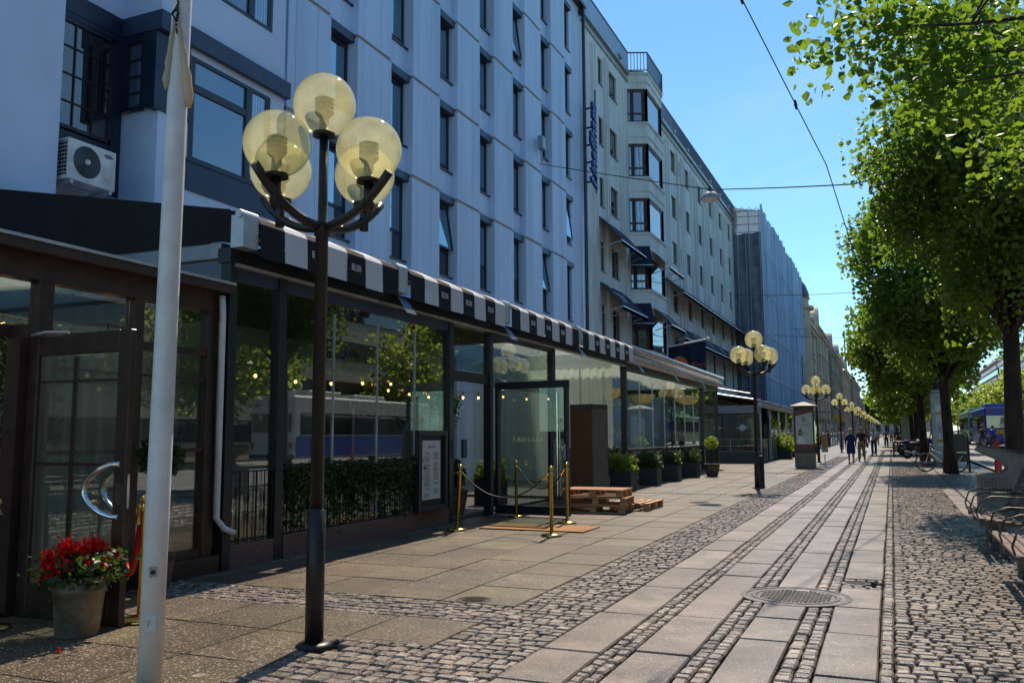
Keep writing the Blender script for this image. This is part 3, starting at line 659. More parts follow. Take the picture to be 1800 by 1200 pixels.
# bay: plan polygon
bay = [(-12.1, 42.95), (-11.05, 43.42), (-11.05, 46.6), (-12.1, 49.4)]
levels = [(0, 5.9), (7.72, 9.05), (10.75, 12.08), (13.92, 15.06), (16.86, 18.02), (19.86, 20.75)]
mb = MB()
for z0, z1 in levels: mb.prism(bay, 'z', z0, z1)
mb.build('bay_wall', 'cream', cb)
def off(poly, d): return [(-12.1, poly[0][1]-d*.6), (poly[1][0]+d, poly[1][1]-d*.7), (poly[2][0]+d, poly[2][1]+d*.6), (-12.1, poly[3][1]+d)]
mb = MB()
for z0, z1 in levels[1:]: mb.prism(off(bay, .08), 'z', z1-.10, z1+.003).prism(off(bay, .05), 'z', z0+.35, z0+.42)
mb.build('bay_moulding', 'cream', cb)
inner = [(-12.1, 43.1), (-11.15, 43.52), (-11.15, 46.5), (-12.1, 49.2)]
for i in range(5):
    z0, z1 = levels[i][1], levels[i+1][0]
    f = MB(); pts = [Vector((p[0], p[1], 0)) for p in inner]
    for p, q, fr in ((pts[0], pts[1], (0, .28, .86, 1)), (pts[1], pts[2], (0, 1)), (pts[2], pts[3], (0, .5, 1))):
        for t in fr:
            c = p.lerp(q, t); f.bar((c.x, c.y, z0), (c.x, c.y, z1), .17, .10, (0, 1, 0))
        for z in (z0+.06, z1-.07): f.bar((p.x, p.y, z), (q.x, q.y, z), .09, .13)
        if fr[1] < .5: f.bar((p.x, p.y, z0+(z1-z0)*.28), (q.x, q.y, z0+(z1-z0)*.28), .08, .09)
    o = f.build('bay_window', 'brown_frame', cb)
    for p, q in ((pts[0], pts[1]), (pts[1], pts[2]), (pts[2], pts[3])):
        MB().quad((p.x, p.y, z0), (q.x, q.y, z0), (q.x, q.y, z1), (p.x, p.y, z1)).build('pane', 'pane', o)
mb = MB().prism([(-12.1, 43.3), (-11.3, 43.7), (-11.3, 46.3), (-12.1, 48.9)], 'z', 20.75, 21.0); mb.build('bay_roof', 'slate', cb)
# railings of the roof terrace
def railing(pts, z0, z1, step=.16):
    mb = MB()
    for p, q in zip(pts, pts[1:]):
        p, q = Vector((*p, 0)), Vector((*q, 0)); n = max(1, int((q-p).length/step))
        mb.bar((p.x, p.y, z1), (q.x, q.y, z1), .06); mb.bar((p.x, p.y, z0+.08), (q.x, q.y, z0+.08), .04)
        for i in range(n+1): c = p.lerp(q, i/n); mb.bar((c.x, c.y, z0), (c.x, c.y, z1), .028, .028, (0, 1, 0))
    return mb
railing([(-11.95, 35.5), (-11.95, 43.0), (-11.0, 43.4), (-11.0, 46.7), (-11.95, 49.4), (-11.95, 78)], 20.8, 21.85).build('railing', 'blue_box', cb)
rebase(cb, (-12, 55, 0))
# awnings
def awning(y0, y1, x0, x1, z0, z1, label, nbars, writing, grp='navy awnings on the cream building'):
    t = thing('awning', label, 'awning', (x0, (y0+y1)/2, z1), group=grp); L_ = (y1-y0)/2; dx, dz = x1-x0, z0-z1
    MB().add([(0, -L_, 0), (0, L_, 0), (dx, L_, dz), (dx, -L_, dz), (dx, -L_, dz-.16), (dx, L_, dz-.16), (0, -L_, .03), (0, L_, .03), (dx, L_, dz+.03), (dx, -L_, dz+.03)], [(0, 1, 2, 3), (6, 7, 8, 9), (9, 8, 5, 4), (3, 2, 5, 4)]).build('cloth', 'navy_cloth', t)
    fm = MB().bar((dx, -L_, dz), (dx, L_, dz), .05)
    for i in range(nbars):
        y = -L_+.1+(2*L_-.2)*i/(nbars-1); fm.bar((.02, y, dz-.25), (dx, y, dz), .035)
    fm.build('frame', 'light_metal', t)
    for yy in writing:
        n = Vector((dx, 0, dz)).normalized(); o = text('lettering', 'Hard Rock\n   CAFE', .40, (dx*.42, yy-y0-L_, dz*.42+.045), (0, 1, 0), (-n.x, 0, -n.z), 'white_cloth', t, .003, .3)
awning(37.6, 41.9, HX, -10.9, 10.45, 11.7, 'navy awning above the upper window left of the bay, held on thin white arms', 4, [])
awning(37.6, 41.9, HX, -10.9, 7.4, 8.6, 'navy awning with white script above the lower window left of the bay', 4, [38.6])
awning(43.6, 46.9, -11.0, -10.1, 10.2, 11.1, 'navy awning on the upper storey of the bay window', 3, [])
awning(43.6, 46.9, -11.0, -10.1, 7.2, 8.1, 'navy awning with white script on the lower storey of the bay window', 3, [44.2])
awning(50.6, 77.6, HX, -10.9, 10.0, 11.0, 'long navy awning along the upper row of windows right of the bay', 9, [])
awning(50.6, 77.6, HX, -10.9, 7.3, 8.4, 'long navy awning with repeated white script along the lower windows right of the bay', 9, [52, 56.5, 61, 65.5, 70])
for z0, z1, l in ((10.2, 11.35, 'dark blue square blind hanging over the upper chamfered side of the bay'), (7.2, 8.35, 'dark blue square blind hanging over the lower chamfered side of the bay')):
    t = thing('window_blind', l, 'awning', (-11.6, 42.9, z0)); p, q = Vector((-.45, .05, 0)), Vector((.52, .50, 0)); n = Vector((.42, -.9, 0))
    MB().add([p+Vector((0, 0, z1-z0)), q+Vector((0, 0, z1-z0)), q+n*.8, p+n*.8, q+n*.8-Vector((0, 0, .15)), p+n*.8-Vector((0, 0, .15))], [(0, 1, 2, 3), (3, 2, 4, 5)]).build('cloth', 'navy_cloth', t); MB().bar(p+n*.8, q+n*.8, .04).bar(p, p+n*.8, .03).bar(q, q+n*.8, .03).build('frame', 'light_metal', t)
# vertical script sign
sg = thing('hotel_sign', 'tall dark blue vertical sign of script letters beside the downpipe', 'sign', (-11.9, 35.75, 12.2))
text('lettering', 'Linaflhare', 1.15, (.42, .02, .15), (0, 0, 1), (0, -1, 0), 'sign_blue', sg, .06, .35, xs=.86, bold=.018)
MB().tube([(.42, 0, 0), (.42, 0, 4.75)], .035, 8).build('rail', 'sign_blue', sg)
MB().tube([(.42, -.05, .45), (.42, -.45, .35), (.42, -.5, 1.3)], .03, 8).build('flourish', 'sign_blue', sg)
b_ = MB()
for z in (.6, 1.5, 2.3, 3.1, 4.0): b_.bar((-.1, .12, z), (.42, .05, z), .07)
b_.build('bracket', 'navy_panel', sg)
# flag on a slanting pole
fl = thing('flag', 'navy banner with an orange disc and red script on a slanting white pole', 'flag', (-11.9, 46.4, 6.2))
pa, pb = Vector((0, 0, 0)), Vector((3.0, .6, .55))
MB().tube([pa, pb], .05, 8).sphere(pb, .11, 10, 8).build('pole', 'white_paint', fl)
cl = MB(); n = 14; v = []
for i in range(n+1):
    for j in range(2):
        s = .30+.66*i/n; p = pa.lerp(pb, s); wob = .10*math.sin(i*1.3)
        v.append((p.x, p.y+wob*(j*1.0), p.z-.05 if j == 0 else -1.85+.1*math.sin(i)))
cl.add(v, [(2*i, 2*i+2, 2*i+3, 2*i+1) for i in range(n)]); cl.build('cloth', 'navy_cloth', fl, True)
e_ = MB().lathe([(.42, 0), (.001, .004)], n=30, cap=False).build('emblem', 'orange', fl); e_.rotation_euler = (R(90), 0, R(12)); e_.location = (1.55, .05, -.80)
text('lettering', 'Hard Rock', .42, (1.15, -.12, -1.0), (1, .2, 0), (0, 0, 1), 'red_paint', fl, .004, .3)

# ================================================================ SCAFFOLD
sc = thing('scaffold', 'tall scaffold wrapped in blue and white striped sheeting with a grey netting side', 'scaffold', (-11, 95, 0))
y0, y1 = 76.2, 113.5; X = -9.6
mb = MB(); n = 150; v = []
for i in range(n+1):
    y = y0+(y1-y0)*i/n; x = X+.12*math.sin(i*1.9)+.08*math.sin(i*.7); zt = 21.2+.25*math.sin(i*.6)+(.35 if i % 9 < 2 else 0)
    v += [(x, y, 3.2), (x+.1*math.sin(i*.4), y, 10), (x, y, 16), (x-.02, y, zt)]
mb.add(v, [(4*i+j, 4*i+4+j, 4*i+5+j, 4*i+1+j) for i in range(n) for j in range(3)]); mb.build('front_sheeting', 'sheet_blue', sc, True)
mb = MB(); v = []
for i in range(21):
    x = -13.2+3.6*i/20
    for j in range(13): v.append((x, y0+.10*math.sin(i*1.1+j*.8), 2.5+16.6*j/12))
mb.add(v, [(13*i+j, 13*i+13+j, 13*i+14+j, 13*i+1+j) for i in range(20) for j in range(12)]); mb.build('side_netting', 'sheet_grey', sc, True)
mb = MB()
for x in (-12.6, -11.6, -10.6, -9.7): mb.tube([(x, y0-.15, .3), (x, y0-.15, 21.1 if x > -12 else 21.9)], .04, 6)
for z in (19.2, 19.9, 20.6, 21.1): mb.tube([(-12.7, y0-.15, z+.1), (-9.6, y0-.15, z-.1)], .035, 6)
for i in range(5): mb.tube([(-12.6+i*.6, y0-.15, 21.0), (-12.3+i*.6, y0-.15, 21.7-i*.1), (-12.0+i*.6, y0-.15, 21.0)], .03, 6)
for x in (-12.0, -10.9): mb.tube([(x, y0-.2, .3), (x, y0-.2, 19)], .035, 6)
for z in (6.5, 10.1, 13.7, 17.3): mb.tube([(X+.30, y0, z), (X+.30, y1, z)], .03, 6)
for k in range(5): mb.tube([(-13, y0-.12, 4+k*3.1), (-9.65, y0-.12, 4+k*3.1)], .025, 6)
mb.build('poles', 'grey_metal', sc)
mb = MB().quad((-13.2, y0, 19.1), (-9.6, y0, 19.1), (-9.6, y0, 21.0), (-13.2, y0, 21.8)); mb.quad((-13.2, y0, 21.8), (-9.6, y0, 21.05), (-9.6, y1, 21.05), (-13.2, y1, 21.8)); mb.build('roof_sheet', 'sheet', sc)
MB().box(-24, -10.0, y0+.6, y1, 0, 19).build('wall_behind', 'stone2', sc)
MB().box(X+.18, X+.24, 108, 111.5, 7.4, 11).build('opening', 'black', sc)
rebase(sc, (-11, 95, 0))

# ================================================================ OLD STONE BUILDINGS further up the street
def stone_building(y0, y1, X, h, material, label, dome=False, gables=(), floors=5, wp=3.4, name='stone_building'):
    t = thing(name, label, 'building', (X, (y0+y1)/2, 0)); fh = h/floors; holes = []
    ny = max(1, int((y1-y0-1.5)/wp)); ys = [y0+1.2+(y1-y0-2.4)*(i+.5)/ny for i in range(ny)]
    for y in ys:
        for k in range(floors): holes.append((y-.6, y+.6, k*fh+fh*.3+.4, k*fh+fh*.85+.2))
    mb = MB(); facade(mb, 'x', X, y0, y1, 0, h, holes, -.3)
    xh = [(x-.6, x+.6, k*fh+fh*.3+.4, k*fh+fh*.85+.2) for x in (X-1.9, X-4.5) for k in range(floors)]
    facade(mb, 'y', y0, X-9, X, 0, h, xh, .3); mb.quad((X, y1, 0), (X-9, y1, 0), (X-9, y1, h), (X, y1, h)); mb.build('wall', material, t)
    p = MB()
    for y in ys:
        for k in range(floors): p.quad((X-.25, y-.6, k*fh+fh*.3+.4), (X-.25, y+.6, k*fh+fh*.3+.4), (X-.25, y+.6, k*fh+fh*.85+.2), (X-.25, y-.6, k*fh+fh*.85+.2))
    for a, b, c, d in xh: p.quad((a, y0+.25, c), (b, y0+.25, c), (b, y0+.25, d), (a, y0+.25, d))
    p.build('windows', 'pane_dark', t)
    m2 = MB().box(X-9, X+.55, y0-.4, y1+.2, h-.05, h+.35).box(X-9, X+.3, y0-.2, y1+.1, h-.5, h-.06)
    for k in range(1, floors): m2.box(X-.05, X+.18, y0-.1, y1+.05, k*fh, k*fh+.25)
    for y in [y0+.1]+[(a+b)/2 for a, b in zip(ys, ys[1:])][::2]: m2.box(X-.05, X+.22, y-.25, y+.25, fh, h-.5)
    m2.build('cornice', material, t)
    r_ = MB().prism([(X-9, h+.36), (X-.3, h+.36), (X-2.2, h+3.2), (X-8, h+3.6)], 'y', y0, y1); r_.build('roof', 'slate', t)
    for gy in gables:
        g = MB().prism([(gy-1.6, h+.36), (gy+1.6, h+.36), (gy+1.6, h+2.2), (gy+.9, h+3.0), (gy, h+3.5), (gy-.9, h+3.0), (gy-1.6, h+2.2)], 'x', X-1.6, X+.25); g.build('gable', material, t)
    if dome:
        r = 2.6; MB().lathe([(r, 0), (r, h+1.0), (r+.5, h+1.05), (r+.5, h+1.4), (r-.1, h+1.45), (r-.1, h+2.4), (r+.15, h+2.45)], (X-1.6, y0+2.2, 0), 20).build('turret', material, t)
        MB().lathe([(2.6, h+2.45), (2.55, h+3.2), (2.2, h+4.2), (1.6, h+5.1), (.9, h+5.6), (.9, h+5.7), (1.0, h+5.75), (.9, h+6.1), (.01, h+6.2)], (X-1.6, y0+2.2, 0), 20).build('dome', 'slate', t)
    return rebase(t, (X, (y0+y1)/2, 0))
stone_building(114, 138, -9.9, 16.6, 'stone', 'beige stone building with a domed round turret just past the wrapped scaffold', True, (135,), 4, 5.0)
stone_building(139, 166, -9.9, 18.0, 'stone3', 'warm stone building with a pale rounded gable behind the turret', False, (141.5,), 5)
stone_building(167, 198, -9.6, 17.0, 'stone2', 'grey-brown stone building with two rounded gables beyond the warm stone one', False, (170, 192), 5)
stone_building(199, 240, -9.4, 16.5, 'stone', 'row building with small gables behind the yellow flags', False, (204, 222), 5, 4)
stone_building(241, 300, -8.8, 16.0, 'stone2', 'long grey building with a steep dark roof far up the street', False, (), 5, 5)
stone_building(301, 390, -8.2, 13.0, 'stone3', 'lowest and farthest building closing the left side of the street', False, (), 4, 6)
for k, (y, z) in enumerate(((189, 21.5), (202, 21.5), (216, 21.0))):
    t = thing('roof_flagpole', ('nearest', 'middle', 'farthest')[k]+' of three dark flagpoles standing on a far roof', 'flagpole', (-8.0, y, 16.5), group='flagpoles on a far roof')
    MB().tube([(0, 0, 0), (0, 0, z-16.5+1.0)], .13, 8).sphere((0, 0, z-15.4), .25, 8, 6).build('pole', 'slate', t)
    MB().add([(0, 0, 1.8), (2.2, 0, 2.4), (2.0, .3, 1.0), (.1, .2, .2)], [(0, 1, 2, 3)]).build('banner', 'yellow', t)
# buildings across the street
def modern(y0, y1, X, h, material, label, band):
    t = thing('modern_building', label, 'building', (X, (y0+y1)/2, 0))
    MB().box(X, X+16, y0, y1, 0, h).build('wall', material, t)
    n = int(h/3.3)
    for k in range(n): MB().box(X-.12, X+.02, y0+1, y1-1, k*3.3+1.3, k*3.3+2.7).build('window_band', 'pane_dark', t)
    mb = MB()
    for k in range(n): mb.box(X-.5, X-.13, y0+1, y1-1, k*3.3+2.75, k*3.3+3.7)
    mb.build('balcony_band', band, t)
    MB().box(X-.3, X+16.2, y0-.3, y1+.3, h, h+.5).build('roof_edge', band, t); return rebase(t, (X, (y0+y1)/2, 0))
modern(20, 70, 27, 18, 'stone', 'sand coloured building on the far side of the street, seen mirrored in the restaurant glass', 'beige')
modern(72, 150, 27, 20, 'brick_red', 'red brick building with pale bands on the far side of the street', 'white')
modern(152, 262, 27, 21, 'stone2', 'grey office building with white balcony bands on the far right', 'white')
modern(264, 355, 27, 21.5, 'brick_red', 'dark red modern building with white bands above the far right trees', 'white')
modern(356, 420, 27, 15, 'stone3', 'lower sand coloured building at the end of the right side', 'grey_metal')
modern(-30, 18, 27, 17, 'stone3', 'pale building opposite the flagpole, seen only as a reflection', 'beige')
mb = MB()
bpy_hill = [(-60, 430), (60, 430), (60, 470), (-60, 470)]
t = thing('art_museum', 'pale grey building closing the far end of the avenue between the trees', 'building', (6, 460, 2)); MB().box(-16, 16, 0, 10, 0, 15).build('wall', 'stone3', t)
w_ = MB()
for k in range(7): w_.box(-13+k*4, -11+k*4, -.2, .02, 1, 10)
w_.build('arches', 'slate', t)
# ================================================================ TREES
def tree(x, y, zb, trunk_r, fork, crown, n, leaf, label, name='linden_tree', material='leaf', group='trees along the pavement', nclump=70, lean=(0, 0), extra=None, seed=0, dens=.36, filler=True):
    """crown: (cx, cy, cz, rx, ry, rz) relative to the base"""
    rg = np.random.default_rng(seed+11); rr = random.Random(seed)
    t = thing(name, label, 'tree', (x, y, zb), group=group)
    cx, cy, cz, rx, ry, rz = crown
    mb = MB(); top = cz+rz*.55
    P = []
    for i in range(9):
        s = i/8; P.append((lean[0]*s+.05*math.sin(s*5+seed), lean[1]*s+.05*math.cos(s*4+seed), -.1+(top+.1)*s))
    rad = [trunk_r*(1.35 if i == 0 else 1)*(1-.08*i) if i < 6 else trunk_r*(.5-.13*(i-6)) for i in range(9)]
    mb.tube(P, rad, 12)
    cl = []
    for k in range(nclump):
        u = rg.normal(size=3); u /= np.linalg.norm(u); r_ = rg.uniform(.35, 1)**.6
        c = np.array([cx+u[0]*rx*r_, cy+u[1]*ry*r_, cz+u[2]*rz*r_*(1 if u[2] > 0 else .9)]); cl.append(c)
    if extra: cl += [np.array(e) for e in extra]
    for c in cl[::3]+(list(map(np.array, extra))[::3] if extra else []):
        h0 = max(fork, min(top*.95, c[2]*.62)); a = Vector((lean[0]*h0/top, lean[1]*h0/top, h0)); b = Vector(c); m1 = a.lerp(b, .35)+Vector((rr.uniform(-.3, .3), rr.uniform(-.3, .3), .35)); md = a.lerp(b, .68)+Vector((rr.uniform(-.25, .25), rr.uniform(-.25, .25), .2))
        mb.tube([a, m1, md, b], [trunk_r*.3, trunk_r*.17, trunk_r*.09, trunk_r*.03], 6, False)
        for _ in range(2): e_ = md+Vector((rr.uniform(-.7, .7), rr.uniform(-.7, .7), rr.uniform(-.2, .6))); mb.tube([md, md.lerp(e_, .5)+Vector((0, 0, .06)), e_], [trunk_r*.07, trunk_r*.04, trunk_r*.02], 5, False)
    mb.build('trunk', 'bark', t, True)
    cl = np.array(cl); w_ = rg.uniform(.5, 1.4, len(cl)); w_ /= w_.sum(); idx = rg.choice(len(cl), n, p=w_)
    sg = rg.uniform(.6, 1.25, len(cl))[idx][:, None]*dens*min(rx, rz)*.5
    V = cl[idx] + np.clip(rg.normal(size=(n, 3)), -1.6, 1.6)*sg*np.array([1, 1, .75])
    if filler:
        m_ = n//6; u = rg.normal(size=(m_, 3)); u /= np.linalg.norm(u, axis=1)[:, None]; r_ = rg.uniform(.1, .95, m_)[:, None]**.5
        V = np.concatenate([V, np.array([cx, cy, cz])+u*r_*np.array([rx, ry, rz])*.9])
    P_, F_ = leaves(V, leaf, 0, rng=rg); mesh_np('crown', P_, F_, material, t)
    return t
tree(3.15, 6.3, 0, .19, 3.2, (.75, 2.2, 6.0, 2.8, 3.0, 2.4), 26000, .105, 'nearest linden tree whose big backlit leaves hang into the top right corner', nclump=95, seed=2, dens=.3,
     extra=[(-2.6, 3.4, 5.75), (-3.0, 3.4, 5.85), (-3.4, 3.3, 5.7), (-2.7, 3.4, 5.1), (-2.2, 3.2, 5.3), (-2.1, 3.4, 4.75)]+[(-1.3+.5*(i % 4), 5.3+.75*i, 5.3+.2*(i % 3)) for i in range(6)])  # last run of clumps added to cast dappled shade near the benches
tree(2.32, 20.5, gz(20.5), .20, 3.4, (.3, -.3, 7.0, 2.8, 3.4, 3.6), 46000, .125, 'large linden tree with a thick dark trunk behind the concrete bin and bench', nclump=150, seed=5, lean=(.05, 0), dens=.32)
tree(1.80, 34.5, gz(34.5), .20, 3.2, (0, 0, 6.9, 3.0, 3.5, 3.8), 34000, .15, 'linden tree rising between the parked bicycle and the sandwich board', nclump=140, seed=8, dens=.32)
tree(1.45, 48.5, gz(48.5), .20, 3.0, (-.1, 0, 6.4, 3.2, 3.4, 3.6), 15000, .24, 'third linden tree, behind the grey ticket pole', nclump=100, seed=9, dens=.34)
for k in range(9):
    y = 63+k*15
    tree(1.5+.02*k, y, gz(y), .2, 2.8, (-.1, 0, 6.0, 3.1, 3.4, 3.5), 6000-k*350, .34+.04*k, ('%s linden tree in the row receding up the avenue' % ('fourth fifth sixth seventh eighth ninth tenth eleventh twelfth'.split()[k])), nclump=60, seed=20+k, dens=.4)
tree(3.3, -7.5, 0, .19, 3.2, (0, 0, 6.5, 3.2, 3.4, 3.0), 9000, .22, 'linden tree behind the photographer, out of view', nclump=70, seed=3)
for k in range(12):
    y = 34+k*22
    tree(17.2, y, rz_(y)+.1, .22, 2.6, (0, 0, 5.6, 3.9, 4.6, 3.5), 5200, .38+.01*k, 'round green tree on the far side of the road, %s in its row' % ('first second third fourth fifth sixth seventh eighth ninth tenth eleventh twelfth'.split()[k]), 'street_tree', 'leaf_far', 'trees on the far side of the road', 46, seed=60+k, dens=.5)
for k, (x, y, s) in enumerate(((-4.5, 330, 1.3), (-2, 372, 1.5), (2, 402, 1.5), (5.5, 360, 1.3), (9, 395, 1.5))):
    tree(x, y, gz(y), .3, 2, (0, 0, 7*s, 4*s, 4*s, 5*s), 2500, .9, 'bushy tree %s in the group at the far end of the avenue' % ('leftmost', 'second from left', 'in the middle', 'second from right', 'rightmost')[k], 'distant_tree', 'leaf_far', 'trees at the end of the avenue', 30, seed=90+k, dens=.5)

# ================================================================ STREET LAMPS
def lamp(x, y, rz, label, detail=True):
    t = thing('street_lamp', label, 'street lamp', (x, y, gz(y)), rz, 'five-globe street lamps along the pavement')
    MB().lathe([(.13, 0), (.13, .012), (.105, .03), (.07, .035)], n=24).build('base_plate', 'lamp_metal', t, True)
    MB().lathe([(.067, .03), (.067, .955), (.05, .965), (.05, .97)], n=20).build('lower_pole', 'lamp_metal', t, True)
    MB().lathe([(.049, .96), (.047, 2.98), (.058, 2.985), (.058, 3.04), (.062, 3.045), (.062, 3.06), (.034, 3.065), (.034, 3.24), (.033, 3.775)], n=18).build('pole', 'lamp_metal', t, True)
    for a in range(4):
        an = a*math.pi/2; c, s = math.cos(an), math.sin(an); pts = []
        for i in range(11):
            u = i/10; r_ = .03+.70*u; z = 3.055+.02*u+.30*u**2.2; pts.append((c*r_*.9, s*r_*.9, z))
        MB().tube(pts, .034, 10).tube([(c*.46, s*.46, 3.12), (c*.46, s*.46, 3.32)], .036, 10).build('arm', 'lamp_metal', t, True)
    for a in range(5):
        if a < 4: c, s, z = .46*math.cos(a*math.pi/2), .46*math.sin(a*math.pi/2), 3.57
        else: c, s, z = 0, 0, 4.01
        MB().lathe([(.085, z-.242), (.085, z-.23), (.06, z-.22), (.04, z-.22), (.035, z-.10), (.05, z-.095), (.05, z-.09), (.072, z-.07), (.072, z-.045), (.062, z-.04), (.072, z-.032), (.072, z-.012), (.062, z-.008), (.072, z), (.072, z+.02), (.062, z+.025), (.072, z+.03), (.072, z+.045), (.04, z+.06)], (c, s, 0), 16).build('lamp_holder', 'holder', t, True); MB().lathe([(.086, z-.25), (.086, z-.222), (.05, z-.218)], (c, s, 0), 20).build('collar', 'lamp_metal', t, True)
        MB().sphere((c, s, z), .240, 36, 20).build('globe', 'globe', t, True)
    return t
l1 = lamp(-3.86, 5.28, R(-9), 'nearest black street lamp, five amber globes filling the left foreground')
l2 = copy_tree(l1); l2.location = (-3.37, 24.09, gz(24.09)); l2.rotation_euler = (.0, .012, R(38)); l2['label'] = 'second black street lamp with five globes, beside the short bollard'
names = ['third', 'fourth', 'fifth', 'sixth', 'seventh', 'eighth', 'ninth', 'tenth', 'eleventh', 'twelfth', 'thirteenth']
for k in range(11):
    y = 45.4+21.3*k; c = copy_tree(l1); c.location = (-3.35, y, gz(y)); c.rotation_euler = (0, 0, R(10+37*k))
    c['label'] = ('third five-globe street lamp, rising behind the advertising kiosk' if k == 0 else '%s five-globe street lamp in the row, counted from the nearest' % names[k])
t = thing('bollard', 'short black round bollard close beside the second street lamp', 'bollard', (-3.3, 24.5, gz(24.5)))
MB().lathe([(.09, 0), (.09, .02), (.075, .03), (.075, .80), (.07, .84), (.055, .86)], n=20).build('post', 'lamp_metal', t, True)
MB().lathe([(.078, .70), (.078, .74)], n=20).build('band', 'black', t)

# ================================================================ FLAGPOLE
fp = thing('flagpole', 'tall white flagpole in the left foreground with a furled cream flag tied to it', 'flagpole', (-4.2, 4.10, 0)); fp.rotation_euler = (0, .012, 0)
MB().lathe([(.073, 0), (.071, 1.2), (.065, 3), (.056, 6), (.045, 10), (.04, 11)], n=28).build('pole', 'white_paint', fp, True)
ca, sa = .69, -.72   # towards the camera
def onpole(a, r, z): return (math.cos(a)*r, math.sin(a)*r, z)
fa = math.atan2(-4.1, 4.2)
p = MB()
for s_, a0, a1_ in ((-1, fa-.5, fa+1.2), (1, fa-.6, fa-1.35)):
    pts, rad = [], []
    for i in range(15):
        u = i/14; z = 4.22-(.58 if s_ < 0 else .48)*u; pts.append(onpole(a0+(a1_-a0)*u**.8, .064+.014*u+.003*math.sin(i*2.3), z)); rad.append((.012+(.026 if s_ < 0 else .012)*u**1.2)*(1 if i < 13 else .72 if i == 13 else .25)+.003*math.sin(i*1.6+s_))
    p.tube(pts, rad, 10)
f_ = p.build('furled_flag', thin('furled', (.66, .60, .48), (.6, .5, .35), 0, .35), fp, True)
p = MB(); pts = []
for i in range(40): pts.append(onpole(fa-.35+.05*math.sin(i*2.5), .075+.012*math.cos(i*2.5), 4.62-.013*i))
p.tube(pts, .006, 6); p.tube([onpole(fa-.4, .085, 4.28), onpole(fa-.2, .10, 4.23), onpole(fa-.4, .085, 4.19), onpole(fa-.6, .10, 4.23), onpole(fa-.4, .085, 4.27)], .009, 6); p.build('rope', 'rope_black', fp)
n_ = Vector((math.cos(fa-.12), math.sin(fa-.12), 0)); r_ = Vector((0, 0, 1)).cross(n_)*-1
def plate(z, wd, h, mtl, nm, out):
    mb = MB(); c = n_*out+Vector((0, 0, z)); q = [c+r_*(i*wd/2)+Vector((0, 0, j*h/2)) for i, j in ((-1,-1),(1,-1),(1,1),(-1,1))]; q2 = [v_-n_*.012 for v_ in q]
    mb.add(q+q2, [(0,1,2,3),(4,7,6,5),(0,4,5,1),(1,5,6,2),(2,6,7,3),(3,7,4,0)]); return mb.build(nm, mtl, fp)
plate(.70, .045, .06, 'grey_metal', 'lock_plate', .076); plate(.40, .06, .095, 'paper', 'sticker', .0745)
c = n_*.078+Vector((0, 0, .70)); MB().tube([c, c+n_*.008], .014, 12).build('lock', 'black', fp)
text('sticker_mark', 'F', .06, tuple(n_*.0755+r_*.022+Vector((0, 0, .375))), r_*-1, (0, 0, 1), 'yellow', fp, .001)

# ================================================================ PAVILION helpers
def rail(mb, pts, z0, z1, step=.13, r=.009, cast=False):
    for p, q in zip(pts, pts[1:]):
        p, q = Vector((*p, 0)), Vector((*q, 0)); n = max(1, int((q-p).length/step))
        mb.bar((p.x, p.y, z1), (q.x, q.y, z1), .03, .015); mb.bar((p.x, p.y, z0+.05), (q.x, q.y, z0+.05), .03, .015)
        for i in range(n+1):
            c = p.lerp(q, i/n)
            if cast and i % 2 == 0: mb.lathe([(r, z0), (r, z0+(z1-z0)*.25), (r*2.2, z0+(z1-z0)*.4), (r, z0+(z1-z0)*.5), (r*2.2, z0+(z1-z0)*.62), (r, z0+(z1-z0)*.75), (r, z1)], (c.x, c.y, 0), 6)
            else: mb.bar((c.x, c.y, z0), (c.x, c.y, z1), r*2, r*2, (0, 1, 0))
    return mb
GX = -6.95; g0 = gz
bell = thing('glass_pavilion', 'dark framed glass restaurant pavilion with striped black and white awnings', 'pavilion', (GX, 23, 0))
# stone base
for a, b in ((7.75, 8.66), (8.82, 13.25)):
    MB().box(GX-.12, GX+.02, a, b, gz(a)-.05, gz(b)+.26).build('stone_base', 'curb', bell, bevel=.006)
MB().box(GX-.10, GX+.0, 18.7, 38.2, .05, .22).build('stone_base', 'curb', bell)
POSTS = [(7.80, .13), (8.70, .14), (13.26, .15), (14.90, .13), (18.25, .15), (24.05, .2), (35.2, .26), (38.3, .14)]
for y, wd in POSTS: MB().box(GX-.12, GX+.03, y-wd/2, y+wd/2, gz(y)-.02, 3.62).build('post', 'dark_frame', bell, bevel=.006)
MB().box(GX-.14, GX+.05, 7.70, 24.0, 3.53, 3.70).build('header_beam', 'dark_frame', bell); MB().box(GX-.14, GX+.05, 24.001, 38.4, 3.42, 3.66).build('header_beam', 'dark_frame', bell)
MB().box(GX-.02, GX+.07, 7.8, 23.9, 3.49, 3.528).build('gutter_rail', 'light_metal', bell)
MB().box(GX-.08, GX+.0, 7.87, 13.19, 3.34, 3.485).box(GX-.08, GX+.0, 14.97, 18.17, 3.40, 3.485).build('upper_rail', 'blue_box', bell)
MB().box(GX-.10, GX-.01, 13.34, 14.83, 2.50, 2.68).build('transom', 'dark_frame', bell)
